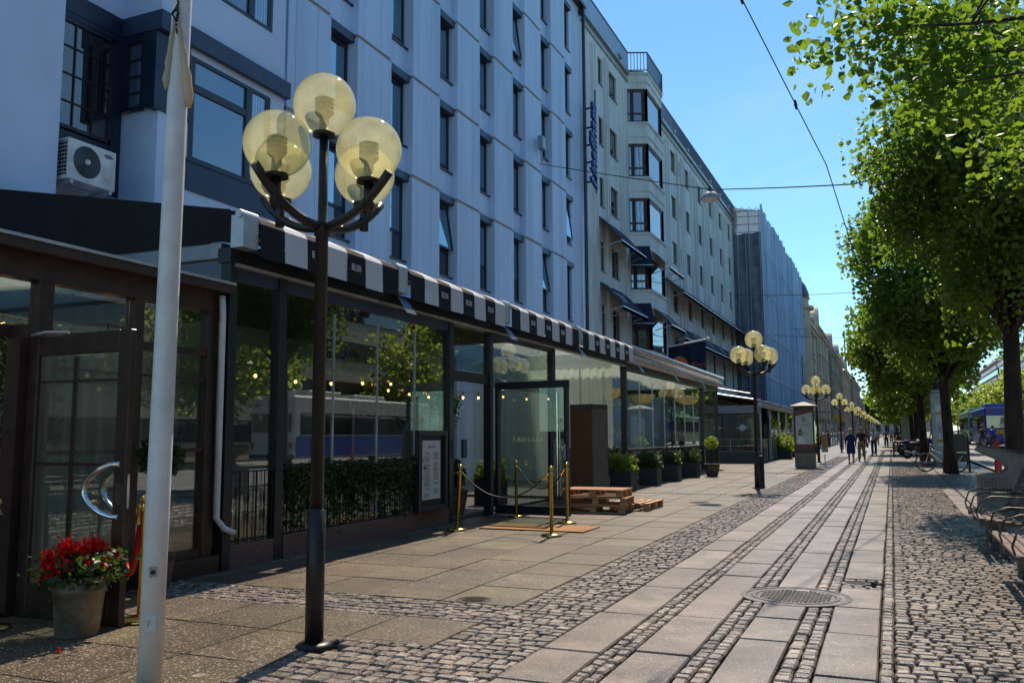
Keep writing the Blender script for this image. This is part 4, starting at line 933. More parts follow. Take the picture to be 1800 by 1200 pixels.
# glazing
def pane(a, b, z0, z1, x=GX-.04, nm='glass_pane', mt='glass'):
    return MB().box(x-.006, x+.006, a, b, z0, z1).build(nm, mt, bell)
pane(7.87, 8.63, .30, 3.34)
for k in range(4): pane(8.78+k*1.105, 8.78+(k+1)*1.105-.012, .30, 3.34)
pane(13.34, 14.83, 2.70, 3.5); pane(14.97, 18.17, 2.45, 3.40)
for k in range(3): pane(18.33+k*1.88, 18.33+(k+1)*1.88-.015, .25, 3.5, mt='clear')
for k in range(7): pane(24.16+k*1.56, 24.16+(k+1)*1.56-.02, .25, 3.42, mt='clear')
pane(35.4, 38.2, .25, 3.42, mt='clear')
for y in [8.776+k*1.105 for k in (1, 2, 3)]+[24.145+k*1.56 for k in range(1, 7)]+[18.315+k*1.88 for k in (1, 2)]: MB().box(GX-.05, GX-.02, y-.009, y+.003, .3, 3.2).build('glass_seam', 'light_metal', bell)
# south end wall and north end wall
MB().box(-11.9, GX-.13, 7.74, 7.90, 3.60, 3.78).build('end_beam', 'grey_metal', bell)
MB().box(-11.8, GX-.13, 7.80, 7.812, .1, 3.6).build('end_glass', 'glass', bell)
MB().box(-9.0, -8.9, 7.76, 7.88, .1, 3.27).box(-11.8, GX-.13, 7.76, 7.88, .0, .3).build('end_frame', 'dark_frame', bell)
MB().box(-11.8, GX-.13, 38.3, 38.312, .1, 3.26).build('end_glass', 'clear', bell)
MB().box(-11.9, GX-.13, 38.24, 38.38, 3.28, 3.6).build('end_beam', 'dark_frame', bell)
MB().box(-11.95, -11.9, 7.8, 38.3, .1, 3.9).build('back_wall', 'int_wall', bell)
MB().box(-11.9, GX-.15, 7.9, 18.2, .08, .14).box(-11.9, GX-.12, 18.2, 38.2, .08, .2).build('floor', 'int_floor', bell)
# black roof over the south half, glazed roof over the north half
rp = [(-6.74, 3.98), (-6.95, 4.15), (-11.9, 5.06), (-11.9, 4.98), (-6.95, 4.08), (-6.80, 3.95)]
MB().add([(-6.74, 7.72, 3.98), (-6.95, 7.72, 4.16), (-11.9, 7.72, 5.06), (-11.9, 7.72, 3.78), (-6.9, 7.72, 3.78), (-6.74, 7.72, 3.84)], [(0, 1, 2, 3, 4, 5)]).build('end_flap', 'black_cloth', bell)
MB().box(-11.9, -6.96, 7.9, 17.9, 3.64, 3.68).build('ceiling', 'int_wall', bell)
def stripes(y0, y1):
    n = max(1, round((y1-y0)/.42)); wd = (y1-y0)/n; XB, ZB_ = (-11.9, 5.09) if y1 < 15 else (-7.5, 4.28)
    for i in range(n):
        a, b = y0+i*wd, y0+(i+1)*wd; black = i % 2 == 0; mt = 'black_cloth' if black else 'white_cloth'; zb = 3.60+.015*math.sin(i*2.3)
        bb = MB(); bow = .02*math.sin(i*1.7)
        bb.add([(-6.66, a, 4.0), (-6.66, b, 4.0), (-6.655+bow*.5, b, zb), (-6.655+bow*.5, a, zb), (-6.70, a, 4.06), (-6.70, b, 4.06), (-6.95, a, 4.18), (-6.95, b, 4.18), (XB, a, ZB_), (XB, b, ZB_)], [(0, 1, 2, 3), (4, 5, 1, 0), (6, 7, 5, 4), (8, 9, 7, 6)])
        o = bb.build('awning_stripe', mt, bell)
        if black and 0 < i < n-1 and (b-a) > .3: text('lettering', 'BELLORA', .13, (-6.638, (a+b)/2-.03, 3.78), (0, 1, 0), (0, 0, 1), 'white_cloth', o, .001, align='CENTER', xs=.40, spacing=1.1, bold=.0015)
for a, b in ((7.92, 11.02), (11.38, 14.95), (15.25, 19.2), (19.5, 23.9)): stripes(a, b)
for y in (7.78, 11.2, 15.1, 19.35): MB().box(-6.86, -6.68, y-.13, y+.13, 3.68, 4.06).tube([(-6.74, y-.15, 4.07), (-6.74, y+.15, 4.07)], .05, 10).build('awning_bracket', 'light_metal', bell)
for y in (11.2, 15.1, 19.35): MB().add([(-6.72, y-.10, 3.62), (-6.72, y+.14, 3.62), (-6.55, y+.2, 3.36), (-6.55, y-.1, 3.36)], [(0, 1, 2, 3)]).build('flap', 'blue_box', bell)
# north awning cassette, rolled in
mb = MB().tube([(-6.72, 23.95, 4.02), (-6.72, 38.5, 4.0)], .09, 12).tube([(-6.78, 23.95, 3.80), (-6.78, 38.5, 3.78)], .07, 12).box(-6.95, -6.80, 23.95, 38.5, 3.62, 3.95); mb.build('awning_cassette', 'light_metal', bell, True)
MB().box(-11.9, -6.96, 23.95, 38.4, 3.60, 3.64).build('ceiling', 'thin_roof' if 'thin_roof' in M else thin('thin_roof', (.6, .6, .56), (.8, .8, .72), .55, .6), bell)
MB().box(-11.9, -6.96, 17.9, 23.95, 3.90, 3.92).build('ceiling', 'thin_roof', bell)
for y in (24.1, 28.6, 33.2): MB().add([(-6.72, y-.06, 3.75), (-6.72, y+.10, 3.75), (-6.5, y+.45, 3.35), (-6.5, y+.25, 3.35)], [(0, 1, 2, 3)]).build('flap', 'blue_box', bell)
# railings inside the glass
rail(MB(), [(GX-.012, 7.9), (GX-.012, 13.2)], .28, 1.12, .14, .009, True).build('railing', 'black', bell)
rail(MB(), [(GX-.012, 18.4), (GX-.012, 38.1)], .2, 1.12, .14, .009, False).build('railing', 'black', bell)
MB().box(GX-.4, GX-.10, 24.2, 35.0, 1.12, 1.15).build('counter_rail', 'grey_metal', bell)
# partitions and letters inside
MB().box(-9.6, -9.5, 13.6, 18.1, 2.35, 3.62).build('inner_fascia', 'int_light', bell)
text('lettering', 'BRASSERIE LIPP', .62, (-9.45, 13.7, 2.72), (0, 1, 0), (0, 0, 1), 'black', bell, .01, xs=.82)
MB().box(-9.0, -7.1, 13.2, 13.26, .1, 2.5).build('inner_screen', 'clear', bell)
def curtain(x0, y0, x1, y1, z0, z1, mt, parent, amp=.05, nm='curtain'):
    v = []; L_ = math.hypot(x1-x0, y1-y0); n = max(8, int(L_/.035))
    for i in range(n+1):
        u = i/n; x, y = x0+(x1-x0)*u, y0+(y1-y0)*u; o = amp*math.sin(u*L_*27)*(.6+.4*math.sin(u*9)); nx, ny = (y1-y0)/L_, -(x1-x0)/L_
        v += [(x+nx*o*.6, y+ny*o*.6, z1), (x+nx*o, y+ny*o, z0)]
    return MB().add(v, [(2*i, 2*i+1, 2*i+3, 2*i+2) for i in range(n)]).build(nm, mt, parent, True)
curtain(-11.6, 23.6, -7.2, 23.6, .25, 3.85, 'curtain', bell)
curtain(-9.4, 14.0, -9.4, 16.6, .2, 2.35, 'curtain_dim', bell)
curtain(-11.5, 8.4, -11.5, 13.0, .2, 3.3, 'curtain_dim', bell)
# open glass door of the entrance, hinged at the post and swung out
A, B = Vector((-6.82, 14.85, .10)), Vector((-5.30, 14.70, .10)); D = (B-A).normalized(); H_ = Vector((0, 0, 1))
mb = MB(); top = 2.42
mb.bar(A+D*.05, A+D*.05+H_*top, .12, .06, D).bar(B-D*.05, B-D*.05+H_*top, .11, .06, D).bar(A+H_*(top-.06), B+H_*(top-.06), .06, .13).bar(A+H_*.08, B+H_*.08, .06, .16)
dr = mb.build('door', 'dark_frame', bell)
N_ = D.cross(H_); q = [A+D*.1+H_*.15, B-D*.1+H_*.15, B-D*.1+H_*(top-.1), A+D*.1+H_*(top-.1)]
MB().add([p+N_*.006 for p in q]+[p-N_*.006 for p in q], [(0,1,2,3),(4,7,6,5)]).build('door_glass', 'glass', dr)
text('lettering', 'BELLORA', .115, tuple(A+D*.98+H_*1.32+N_*.02), tuple(-D), (0, 0, 1), 'gold_letter', dr, .001, spacing=1.5, xs=.95)
MB().tube([B-D*.22+N_*.05+H_*.35, B-D*.22+N_*.05+H_*2.2], .014, 8).tube([B-D*.22-N_*.05+H_*.35, B-D*.22-N_*.05+H_*2.2], .014, 8).build('door_handle', 'chrome', dr)
MB().bar(B-D*.06+N_*.035+H_*1.0, B-D*.06+N_*.035+H_*1.28, .09, .01, D).build('notice', 'paper', dr)
MB().bar((-6.98, 15.2, 3.05), (-6.4, 15.4, 2.95), .03).build('door_closer', 'light_metal', dr)
rebase(bell, (GX, 23, 0))
# interior loose things
def hanging_lamp(x, y, z, label):
    t = thing('pendant_lamp', label, 'lamp', (x, y, z), group='bowl lamps in the glass pavilion')
    MB().lathe([(.02, 0), (.30, .05), (.48, .17), (.55, .36), (.57, .38), (.50, .38), (.45, .2), (.28, .09), (.01, .05)], n=24, cap=False).build('shade', 'shade', t, True)
    MB().tube([(0, 0, .3), (0, 0, 1.0)], .01, 6).build('cord', 'black', t)
    r_ = MB()
    for k in range(8): a = k*math.pi/4; r_.tube([(.03*math.cos(a), .03*math.sin(a), -.01), (.30*math.cos(a), .30*math.sin(a), .04), (.49*math.cos(a), .49*math.sin(a), .17), (.56*math.cos(a), .56*math.sin(a), .37)], .008, 5)
    r_.build('rib', 'grey_metal', t)
hanging_lamp(-8.9, 28.6, 2.75, 'white bowl lamp hanging nearest in the glass pavilion'); hanging_lamp(-8.9, 33.0, 2.75, 'white bowl lamp hanging behind the nearest one in the glass pavilion'); hanging_lamp(-8.0, 37.2, 2.85, 'small looking bowl lamp at the far end of the glass pavilion')
def bulb_string(pts, label, drop=.13):
    t = thing('string_lights', label, 'string lights', pts[0]); o = Vector(pts[0]); w_ = MB(); w_.tube([Vector(p)-o for p in pts], .006, 5); w_.build('cable', 'cable', t)
    b = MB(); s_ = MB()
    for p in pts[1:-1]:
        q = Vector(p)-o; MB().sphere((q.x, q.y, q.z-drop), .022, 8, 6, sz=1.3).build('bulb', 'bulb', t); s_.tube([q, q-Vector((0, 0, drop-.02))], .012, 6)
    s_.build('socket', 'black', t)
bulb_string([(-8.6, 8.3+.95*k, 2.58+.06*math.cos(k)) for k in range(8)], 'string of small warm bulbs across the dark part of the glass pavilion')
bulb_string([(-8.9, 13.6+.8*k, 2.52+.04*math.cos(k)) for k in range(8)], 'string of small warm bulbs in front of the dark letters')
def chair_red(label):
    t = thing('cafe_chair', label, 'chair', (0, 0, 0), group='red chairs in the glass pavilion')
    MB().box(-.2, .2, -.2, .2, .44, .47).build('seat', 'chair_red', t, bevel=.008); MB().add([(-.2, .2, .5), (.2, .2, .5), (.22, .27, .9), (-.22, .27, .9), (-.2, .22, .5), (.2, .22, .5), (.22, .29, .9), (-.22, .29, .9)], [(0,1,2,3),(4,7,6,5),(0,4,5,1),(2,6,7,3),(1,5,6,2),(0,3,7,4)]).build('backrest', 'chair_red', t)
    for i, j in ((-1, -1), (1, -1), (1, 1), (-1, 1)): MB().tube([(i*.17, j*.17, .44), (i*.2, j*.21, 0)], .012, 6).build('leg', 'chair_red', t)
    return t
c0 = chair_red('red cafe chair nearest the entrance end of the pavilion railing'); first = True
ordn = 'second third fourth fifth sixth seventh eighth ninth tenth eleventh twelfth'.split()
for k in range(12):
    c = c0 if k == 0 else copy_tree(c0); c.location = (-7.9-.85*(k % 2), 24.9+k*.92, .2); c.rotation_euler = (0, 0, R(90+180*(k % 2)+10*math.sin(k*3)))
    if k: c['label'] = '%s red cafe chair along the pavilion railing, counted from the entrance end' % ordn[k-1]
def cafe_table(x, y, z, label, grp):
    t = thing('cafe_table', label, 'table', (x, y, z), group=grp)
    MB().box(-.35, .35, -.35, .35, .72, .75).build('tabletop', 'white_cloth', t, bevel=.005); MB().tube([(0, 0, .02), (0, 0, .72)], .03, 8).lathe([(.22, 0), (.22, .02), (.04, .04)], n=16).build('leg', 'black', t)
for k in range(5): cafe_table(-8.35, 25.3+k*2.25, .2, ('first', 'second', 'third', 'fourth', 'fifth')[k]+' small white table among the red chairs, from the entrance end', 'tables in the glass pavilion')
# planting
def hedge(name, label, cat, boxes, n, leaf, mt, grp=None, rng=None, loc=None):
    rg = np.random.default_rng(hash(label) % 1000 if False else len(label)); V = []
    for (x0, x1, y0, y1, z0, z1, wt) in boxes: V.append(np.stack([rg.uniform(x0, x1, int(n*wt)), rg.uniform(y0, y1, int(n*wt)), z0+(z1-z0)*rg.uniform(0, 1, int(n*wt))**.7], 1))
    V = np.concatenate(V); V += rg.normal(size=V.shape)*.03; P_, F_ = leaves(V, leaf, 0, rng=rg)
    if loc is not None: P_ = P_-np.array(loc)
    o = mesh_np(name, P_, F_, mt); o.location = loc or (0, 0, 0); return tag(o, label, cat, grp)
hedge('ivy', 'dark ivy grown through the railing behind the left panes of the glass pavilion', 'ivy', [(-7.02, -6.9, 8.85, 12.2, .72, 1.17, 1)]+[(-7.0, -6.92, 8.9+k*.42, 9.2+k*.42, .35+.1*math.sin(k*2), 1, .08) for k in range(8)], 2500, .065, 'ivy', loc=(-6.95, 10.5, .3))
hedge('ivy', 'short piece of ivy on the railing beside the open glass door', 'ivy', [(-7.02, -6.9, 18.4, 23.4, .3, 1.2, 1)], 1800, .08, 'ivy', loc=(-7.2, 20, .3))
hedge('hanging_ivy', 'trailing plants hung from the ceiling behind the dark letters', 'plant', [(-9.3, -9.0, 13.7+k*.7, 14.3+k*.7, 1.9+.2*math.sin(k*2), 2.45, .16) for k in range(6)], 1500, .08, 'ivy', loc=(-9.2, 15.5, 2.4))
def pot(x, y, label, r, h, mt, plant, pr, leaf, n, mat_='ivy', square=False, cat='potted plant', grp=None, stem=0, ph=1.0, name='potted_plant', rz=0):
    t = thing(name, label, cat, (x, y, gz(y)), rz, grp)
    if square: MB().box(-r, r, -r, r, 0, h).build('pot', mt, t, bevel=.01)
    else: MB().lathe([(r*.68, 0), (r*.8, h*.15), (r, h*.75), (r*1.0, h*.93), (r*1.07, h*.94), (r*1.07, h), (r*.9, h), (r*.88, h*.9), (.01, h*.88)], n=24, cap=False).build('pot', mt, t, True)
    rg = np.random.default_rng(int(abs(x*100)+y*10)); u = rg.normal(size=(n, 3)); u /= np.linalg.norm(u, axis=1)[:, None]; rr_ = rg.uniform(.5, 1, (n, 1)); V = u*rr_*pr*np.array([1, 1, ph])+np.array([0, 0, h+stem+pr*ph*.7])
    if square and not stem: V = np.stack([rg.uniform(-r*1.1, r*1.1, n), rg.uniform(-r*1.1, r*1.1, n), h+rg.uniform(-.1, 1, n)**2*pr], 1)+rg.normal(size=(n, 3))*.03
    P_, F_ = leaves(V, leaf, 0, rng=rg); mesh_np('foliage', P_, F_, mat_, t)
    if stem: MB().tube([(0, 0, h*.8), (.01, .02, h+stem*.5), (0, 0, h+stem+pr*.4)], .02, 8).build('stem', 'bark', t)
    return t
pot(-7.35, 14.05, 'large grey ribbed urn with a round dark bush in the entrance recess', .30, .50, 'terracotta', 1, .30, .05, 1500, stem=.05)
pot(-6.55, 22.3, 'dark square planter with bright yellow-green plants next to the pallets', .29, .55, 'planter', 1, .38, .09, 1100, 'ivy_light', True)
pot(-6.47, 24.8, 'boxy clipped bush nearest the yellow-green planter, in a dark tub', .27, .52, 'planter', 1, .40, .055, 2000, 'ivy', True, grp='clipped bushes in tubs')
pot(-6.40, 27.1, 'middle boxy clipped bush in the row of dark tubs', .27, .52, 'planter', 1, .40, .055, 2000, 'ivy', True, grp='clipped bushes in tubs')
pot(-6.30, 29.5, 'farthest boxy clipped bush in the row of dark tubs', .27, .52, 'planter', 1, .40, .055, 2000, 'ivy', True, grp='clipped bushes in tubs')
pot(-5.75, 30.4, 'low round clay pot with a thin stemmed tree at the end of the glass pavilion', .26, .42, 'terracotta', 1, .25, .08, 300, 'ivy_light', stem=.55)
pot(-7.6, 16.3, 'dark planter with bright leaves behind the open glass door', .26, .6, 'planter', 1, .35, .07, 1100, 'ivy_light', True)
# ================================================================ BROWN PAVILION (left foreground)
br = thing('brown_pavilion', 'dark brown wood framed cafe pavilion cut by the left edge of the photo', 'pavilion', (-7.05, 5, 0))
X = -7.05
MB().box(X-.12, X+.06, 2, 7.70, 2.93, 3.20).box(X-.02, X+.22, 2, 7.72, 3.15, 3.27).box(X-5, X-.1, 7.6, 7.68, 2.9, 3.2).build('roof_beam', 'brown_frame', br, bevel=.01)
MB().box(X+.22, X+.235, 2, 7.72, 3.245, 3.275).build('roof_light_line', 'light_metal', br)  # pale strip standing in for the thin line of light along the roof edge
MB().box(X-5, X, 2, 7.7, 3.20, 3.24).build('roof', 'thin_roof', br)
for y, w_ in ((3.0, .12), (3.98, .14), (5.45, .16), (6.52, .13), (7.58, .16)): MB().box(X-.08, X+.05, y-w_/2, y+w_/2, .02, 2.95).build('post', 'brown_frame', br, bevel=.008)
f = MB().box(X-.07, X+.03, 2, 7.6, 2.42, 2.50).box(X-.07, X+.03, 5.5, 7.6, .0, .30).box(X-.1, X+.14, 5.5, 7.68, .0, .22).box(X-.06, X+.02, 5.5, 7.6, 1.36, 1.40).box(X-.06, X+.02, 5.5, 7.6, 2.14, 2.17)
f.box(X-.07, X+.03, 2, 4, 0, .3).box(X-.06, X+.02, 2, 4, 1.36, 1.40); f.build('frame_rail', 'brown_frame', br)
for a, b in ((2.05, 2.93), (3.07, 3.9), (5.54, 6.45), (6.59, 7.5)):
    MB().box(X-.03, X-.02, a, b, .3, 2.42).build('glass_pane', 'glass', br); MB().box(X-.03, X-.02, a, b, 2.5, 2.93).build('glass_pane', 'glass', br)
MB().box(X-.03, X-.02, 4.05, 5.37, 2.5, 2.93).build('glass_pane', 'glass', br)
MB().tube([(X+.12, 7.62, 3.12), (X+.12, 7.64, 2.9), (X+.10, 7.66, .62), (X+.13, 7.75, .50), (X+.2, 7.85, .44)], .036, 12).build('downpipe', 'white_paint', br, True)
MB().box(-11.9, -11.85, 2, 7.6, 0, 3.2).box(-11.9, X-.1, 1.9, 2.0, 0, 3.2).build('back_wall', 'int_wall', br); MB().box(-11.9, X-.1, 2, 7.6, .02, .05).build('floor', 'int_floor', br)
curtain(-11.6, 7.4, -7.3, 7.4, .1, 3.1, 'curtain_dim', br); curtain(-8.4, 2.2, -8.4, 4.0, .1, 3.0, 'curtain_dim', br); curtain(-11.6, 3, -11.6, 7.3, .1, 3.0, 'curtain_dim', br)
MB().box(-10.5, -10.3, 4.6, 6.8, 2.3, 2.9).build('duct', 'grey_metal', br)
# open door leaf standing out into the pavement
dy = 5.22; dr = MB().box(-6.86, -6.74, dy-.03, dy+.03, .03, 2.40).box(-5.79, -5.66, dy-.03, dy+.03, .03, 2.40).box(-6.74, -5.79, dy-.03, dy+.03, 2.22, 2.40).box(-6.74, -5.79, dy-.03, dy+.03, .03, .30)
dr = dr.build('door', 'brown_frame', br, bevel=.006); MB().box(-6.74, -5.79, dy-.008, dy+.008, .30, 2.22).build('door_glass', 'glass', dr)
MB().box(-6.32, -6.29, dy-.015, dy+.015, .3, 2.2).box(-6.74, -5.79, dy-.012, dy+.012, 1.28, 1.31).box(-6.74, -5.79, dy-.012, dy+.012, 1.98, 2.0).build('glazing_bar', 'brown_frame', dr)
for s in (-1, 1):
    pts = [(-5.80-.24*math.sin(math.pi*i/14)**.85-(.0), dy+s*(.035+.06*math.sin(math.pi*min(1, i/14))**.3), 1.30-.42*i/14+.0) for i in range(15)]
    MB().tube([(-5.71, dy+s*.03, 1.30)]+pts+[(-5.71, dy+s*.03, .88)], .022, 12).build('door_handle', 'chrome', dr, True)
MB().box(-5.75, -5.70, dy-.045, dy-.03, .98, 1.14).build('lock_plate', 'chrome', dr); MB().box(-5.658, -5.652, dy-.012, dy+.012, .95, 1.22).build('latch_plate', 'chrome', dr)
MB().tube([(-6.8, dy-.05, 2.40), (-6.55, dy-.12, 2.405), (-6.35, dy-.05, 2.40)], .012, 8).build('door_closer', 'light_metal', dr)
MB().box(X-.1, X+.02, 4.0, 5.4, 2.40, 2.5).box(X+.0, -6.88, 5.12, 5.3, 0, 2.5).build('door_frame', 'brown_frame', br)
MB().box(X-.15, -6.9, 4.0, 5.2, 0, .06).build('threshold', 'black', br)
rebase(br, (-7.05, 5, 0))
bulb_string([(-7.9, 3.2+.62*k, 2.72+.05*math.cos(2*k)) for k in range(8)], 'string of warm bulbs behind the brown pavilion windows', .09)
hedge('hanging_ivy', 'ivy hanging in strands inside the brown pavilion, seen through its open door', 'plant', [(-7.75, -7.6, 5.5, 5.65, .9, 2.55, 1), (-7.75, -7.6, 5.95, 6.15, 1.3, 2.6, 1), (-7.75, -7.6, 5.4, 6.3, 2.4, 2.65, .5)], 520, .06, 'ivy', loc=(-7.7, 5.8, 2.5))
pot(-7.42+.75, 6.55, 'small ball-crowned potted tree behind the white flagpole', .16, .35, 'terracotta', 1, .24, .05, 900, stem=.78)
# red flowers in a zinc bucket
t = thing('flower_bucket', 'weathered zinc bucket full of red geraniums at the open brown door', 'flower pot', (-5.77, 4.90, gz(4.9)))
MB().lathe([(.150, 0), (.155, .012), (.185, .33), (.192, .335), (.192, .35), (.186, .355), (.188, .43), (.197, .437), (.197, .447), (.185, .447), (.18, .38), (.01, .38)], n=36, cap=False).build('bucket', 'zinc', t, True)
rg = np.random.default_rng(5)
V = np.stack([rg.normal(0, .14, 1500), rg.normal(0, .13, 1500), rg.uniform(.38, .62, 1500)], 1); P_, F_ = leaves(V, .05, 0, rng=rg); mesh_np('foliage', P_, F_, 'ivy', t)
V = []
for k in range(34):
    a = rg.uniform(0, 6.28); r_ = .30*rg.uniform(0, 1)**.5; c = np.array([math.cos(a)*r_-.05, math.sin(a)*r_*.9, .66-.9*r_*r_*2+rg.normal(0, .035)])
    V.append(c+rg.normal(size=(46, 3))*.026)
V.append(rg.normal(size=(60, 3))*.02+np.array([-.26, -.1, .40])); V = np.concatenate(V); P_, F_ = leaves(V, .036, 0, rng=rg); mesh_np('flowers', P_, F_, 'red_petal', t)
V = np.stack([rg.normal(-.13, .03, 130), rg.normal(-.11, .03, 130), rg.uniform(.12, .45, 130)], 1); P_, F_ = leaves(V, .03, 0, rng=rg); mesh_np('trailing_stem', P_, F_, 'ivy', t)
pt = NP.normal(size=(6, 3))*.012+np.array([-5.42, 4.47, gz(4.5)+.012]); P_, F_ = leaves(pt, .03, 0); P_ = P_-np.array([-5.42, 4.47, 0]); o = mesh_np('fallen_petals', P_, F_, 'red_petal'); o.location = (-5.42, 4.47, 0); tag(o, 'small heap of fallen red petals on the pavement in front of the bucket', 'petals')

# ================================================================ STANCHIONS AND ROPES
def stanchion(x, y, label, tilt=(0, 0)):
    t = thing('rope_stanchion', label, 'rope stand', (x, y, gz(y)), group='brass rope stands')
    MB().lathe([(.155, 0), (.16, .012), (.15, .03), (.08, .045), (.03, .055)], n=32).build('base', 'brass', t, True)
    p = MB().lathe([(.026, .05), (.026, .90), (.034, .905), (.034, .925), (.022, .935), (.022, .95)], n=16).sphere((0, 0, .985), .038, 16, 12); o = p.build('post', 'brass', t, True); o.rotation_euler = (tilt[0], tilt[1], 0)
    MB().torus((0, 0, .895), .045, .006, 'z', 16, 6).build('ring', 'brass', t)
    return t
stanchion(-6.31, 12.27, 'brass rope stand leaning a little beside the menu board', (0, .06)); stanchion(-4.65, 12.08, 'brass rope stand nearest to the camera on the sunny flagstones'); stanchion(-5.04, 13.82, 'brass rope stand standing close to the free edge of the open glass door'); stanchion(-6.30, 14.6, 'brass rope stand seen through the open glass door'); stanchion(-5.70, 5.44, 'brass rope stand hidden behind the white flagpole except for its round base'); stanchion(-6.62, 6.0, 'brass rope stand seen through the glass of the open brown door', (0, .05)); stanchion(-6.55, 4.75, 'brass rope stand at the left edge whose base just shows')
def rope(a, b, sag, label, mt, r=.011):
    a, b = Vector(a), Vector(b); t = thing('barrier_rope', label, 'rope', tuple(a)); pts = [(b-a)*(i/16)-Vector((0, 0, sag*(1-(2*i/16-1)**2))) for i in range(17)]
    MB().tube(pts, r, 8).build('cord', mt, t, True); MB().tube([pts[0], pts[1]], r*1.6, 8).build('hook', 'brass', t); MB().tube([pts[-2], pts[-1]], r*1.6, 8).build('hook', 'brass', t)
rope((-6.22, 12.27, .95), (-4.71, 12.08, .95), .36, 'black twisted rope sagging between the leaning and the nearest brass stands', 'rope_black')
rope((-6.24, 14.58, .95), (-5.10, 13.85, .95), .34, 'black twisted rope behind the glass door', 'rope_black')
rope((-6.55, 5.98, .93), (-5.74, 5.46, .95), .60, 'thick red velvet rope hanging between the brown door and the white flagpole', 'rope_red', .026)
mt_ = MB().box(-6.1, -4.35, 12.62, 13.45, 0, .012); o = mt_.build('doormat', 'mat_orange'); o.location = (0, 0, gz(13)+.006); tag(o, 'thin orange-brown coir mat lying between the brass rope stands', 'mat')
# menu board
t = thing('menu_board', 'dark framed menu board with a long white menu sheet at the left glass front', 'menu board', (-6.86, 12.45, gz(12.4)))
MB().box(-.05, .04, -.48, -.40, .28, 1.56).box(-.05, .04, .40, .48, .28, 1.56).box(-.05, .04, -.40, .40, 1.48, 1.56).box(-.05, .04, -.40, .40, .28, .36).build('frame', 'dark_frame', t, bevel=.006)
MB().box(-.02, -.012, -.4, .4, .36, 1.48).build('back_panel', 'black', t); MB().box(-.01, -.006, -.30, .30, .46, 1.40).build('menu_sheet', 'paper', t)
text('lettering', 'BELLORA', .055, (-.002, 0, 1.28), (0, 1, 0), (0, 0, 1), 'black', t, .0005, align='CENTER', spacing=1.2)
ln = MB(); rr = random.Random(4)
for c in (-.15, .14):
    z = 1.20
    while z > .5:
        if rr.random() > .18: L_ = rr.uniform(.06, .11); ln.box(-.005, -.002, c-L_, c+L_, z, z+.007)
        z -= .024
ln.build('menu_lines', 'cabinet', t)
t = thing('wall_phone', 'small blue-grey box fixed on the post beside the menu board', 'box', (-6.86, 13.55, 1.15)); MB().box(0, .06, -.07, .07, 0, .32).build('casing', 'blue_box', t, bevel=.01); MB().tube([(.03, 0, 0), (.04, .05, -.1), (.03, .02, -.16)], .01, 6).build('cable', 'paper', t)
# pallets: one function, one thing per pallet
def pallet(x, y, z, rz, label, copy_of=None):
    if copy_of: t = copy_tree(copy_of); t.location = (x, y, z); t.rotation_euler = (0, 0, rz); t['label'] = label; return t
    t = thing('wooden_pallet', label, 'pallet', (x, y, z), rz, 'pallets in front of the tall cabinet')
    for yy in (-.55, -.275, 0, .275, .55)[::1]: MB().box(-.6, .6, yy*.62-.055, yy*.62+.055, .122, .144).build('top_board', 'wood', t, bevel=.003)
    for xx in (-.53, 0, .53): MB().box(xx-.06, xx+.06, -.4, .4, .100, .121).build('cross_board', 'wood', t, bevel=.003)
    for xx in (-.53, 0, .53):
        for yy in (-.34, 0, .34): MB().box(xx-.06, xx+.06, yy-.05, yy+.05, .022, .0995).build('block', 'wood', t, bevel=.003)
    for yy in (-.34, 0, .34): MB().box(-.6, .6, yy-.05, yy+.05, 0, .0215).build('bottom_board', 'wood', t, bevel=.003)
    return t
zz = gz(16.5)+.004
p0 = pallet(-5.25, 16.05, zz, R(8), 'lowest wooden pallet, sticking out to the left of the stack')
pallet(-5.30, 16.55, zz+.001, R(94) if False else R(90), 'ground level pallet at the right of the stack, reaching out to the right', p0).location = (-4.75, 17.1, zz)
pallet(-5.2, 16.1, zz+.145, R(5), 'middle wooden pallet of the stack', p0)
pallet(-5.28, 16.2, zz+.290, R(2), 'topmost wooden pallet with the sunlit boards', p0)
t = thing('tall_cabinet', 'tall narrow grey cabinet with a brown cork face standing behind the pallets', 'cabinet', (-6.12, 18.25, gz(18.2)), R(-20)); x = .31
MB().box(-x, x, -.27, -.25, 0, 2.08).build('front_panel', 'cork', t); MB().box(-x, -x+.03, -.28, .28, 0, 2.12).box(x-.04, x, -.28, .28, 0, 2.12).box(-x, x, .25, .28, 0, 2.12).box(-x, x, -.28, .28, 2.02, 2.13).build('casing', 'cabinet', t, bevel=.004)

# ================================================================ SECOND PAVILION
p2 = thing('grey_pavilion', 'long grey metal framed terrace pavilion beyond the glass one, with retractable roof', 'pavilion', (-6, 60, 0)); X2 = -5.98; yA, yB = 44.9, 76
g = gz(45)
for k in range(0, 9): MB().box(X2-.1, X2, yA+k*3.9, yA+k*3.9+.1, g, g+2.74).build('post', 'light_metal', p2)
MB().box(X2-.12, X2+.06, yA-.06, yB, g+2.74, g+2.98).build('gutter_beam', 'light_metal', p2)
MB().box(-12, X2+.0, yA-.08, yA+.04, g+2.45, g+2.85).build('end_beam', 'lamp_grey', p2)
MB().add([(X2+.05, yA-.1, g+3.0), (-12, yA-.1, g+4.1), (-12, yB, g+4.1), (X2+.05, yB, g+3.0), (X2+.05, yA-.1, g+3.06), (-12, yA-.1, g+4.16), (-12, yB, g+4.16), (X2+.05, yB, g+3.06)], [(0,1,2,3),(4,5,6,7),(0,3,7,4),(0,1,5,4)]).build('roof', 'grey_metal', p2)
b_ = MB()
for k in range(9): b_.bar((X2, yA+k*3.9, g+3.10), (-12, yA+k*3.9, g+4.2), .12, .1)
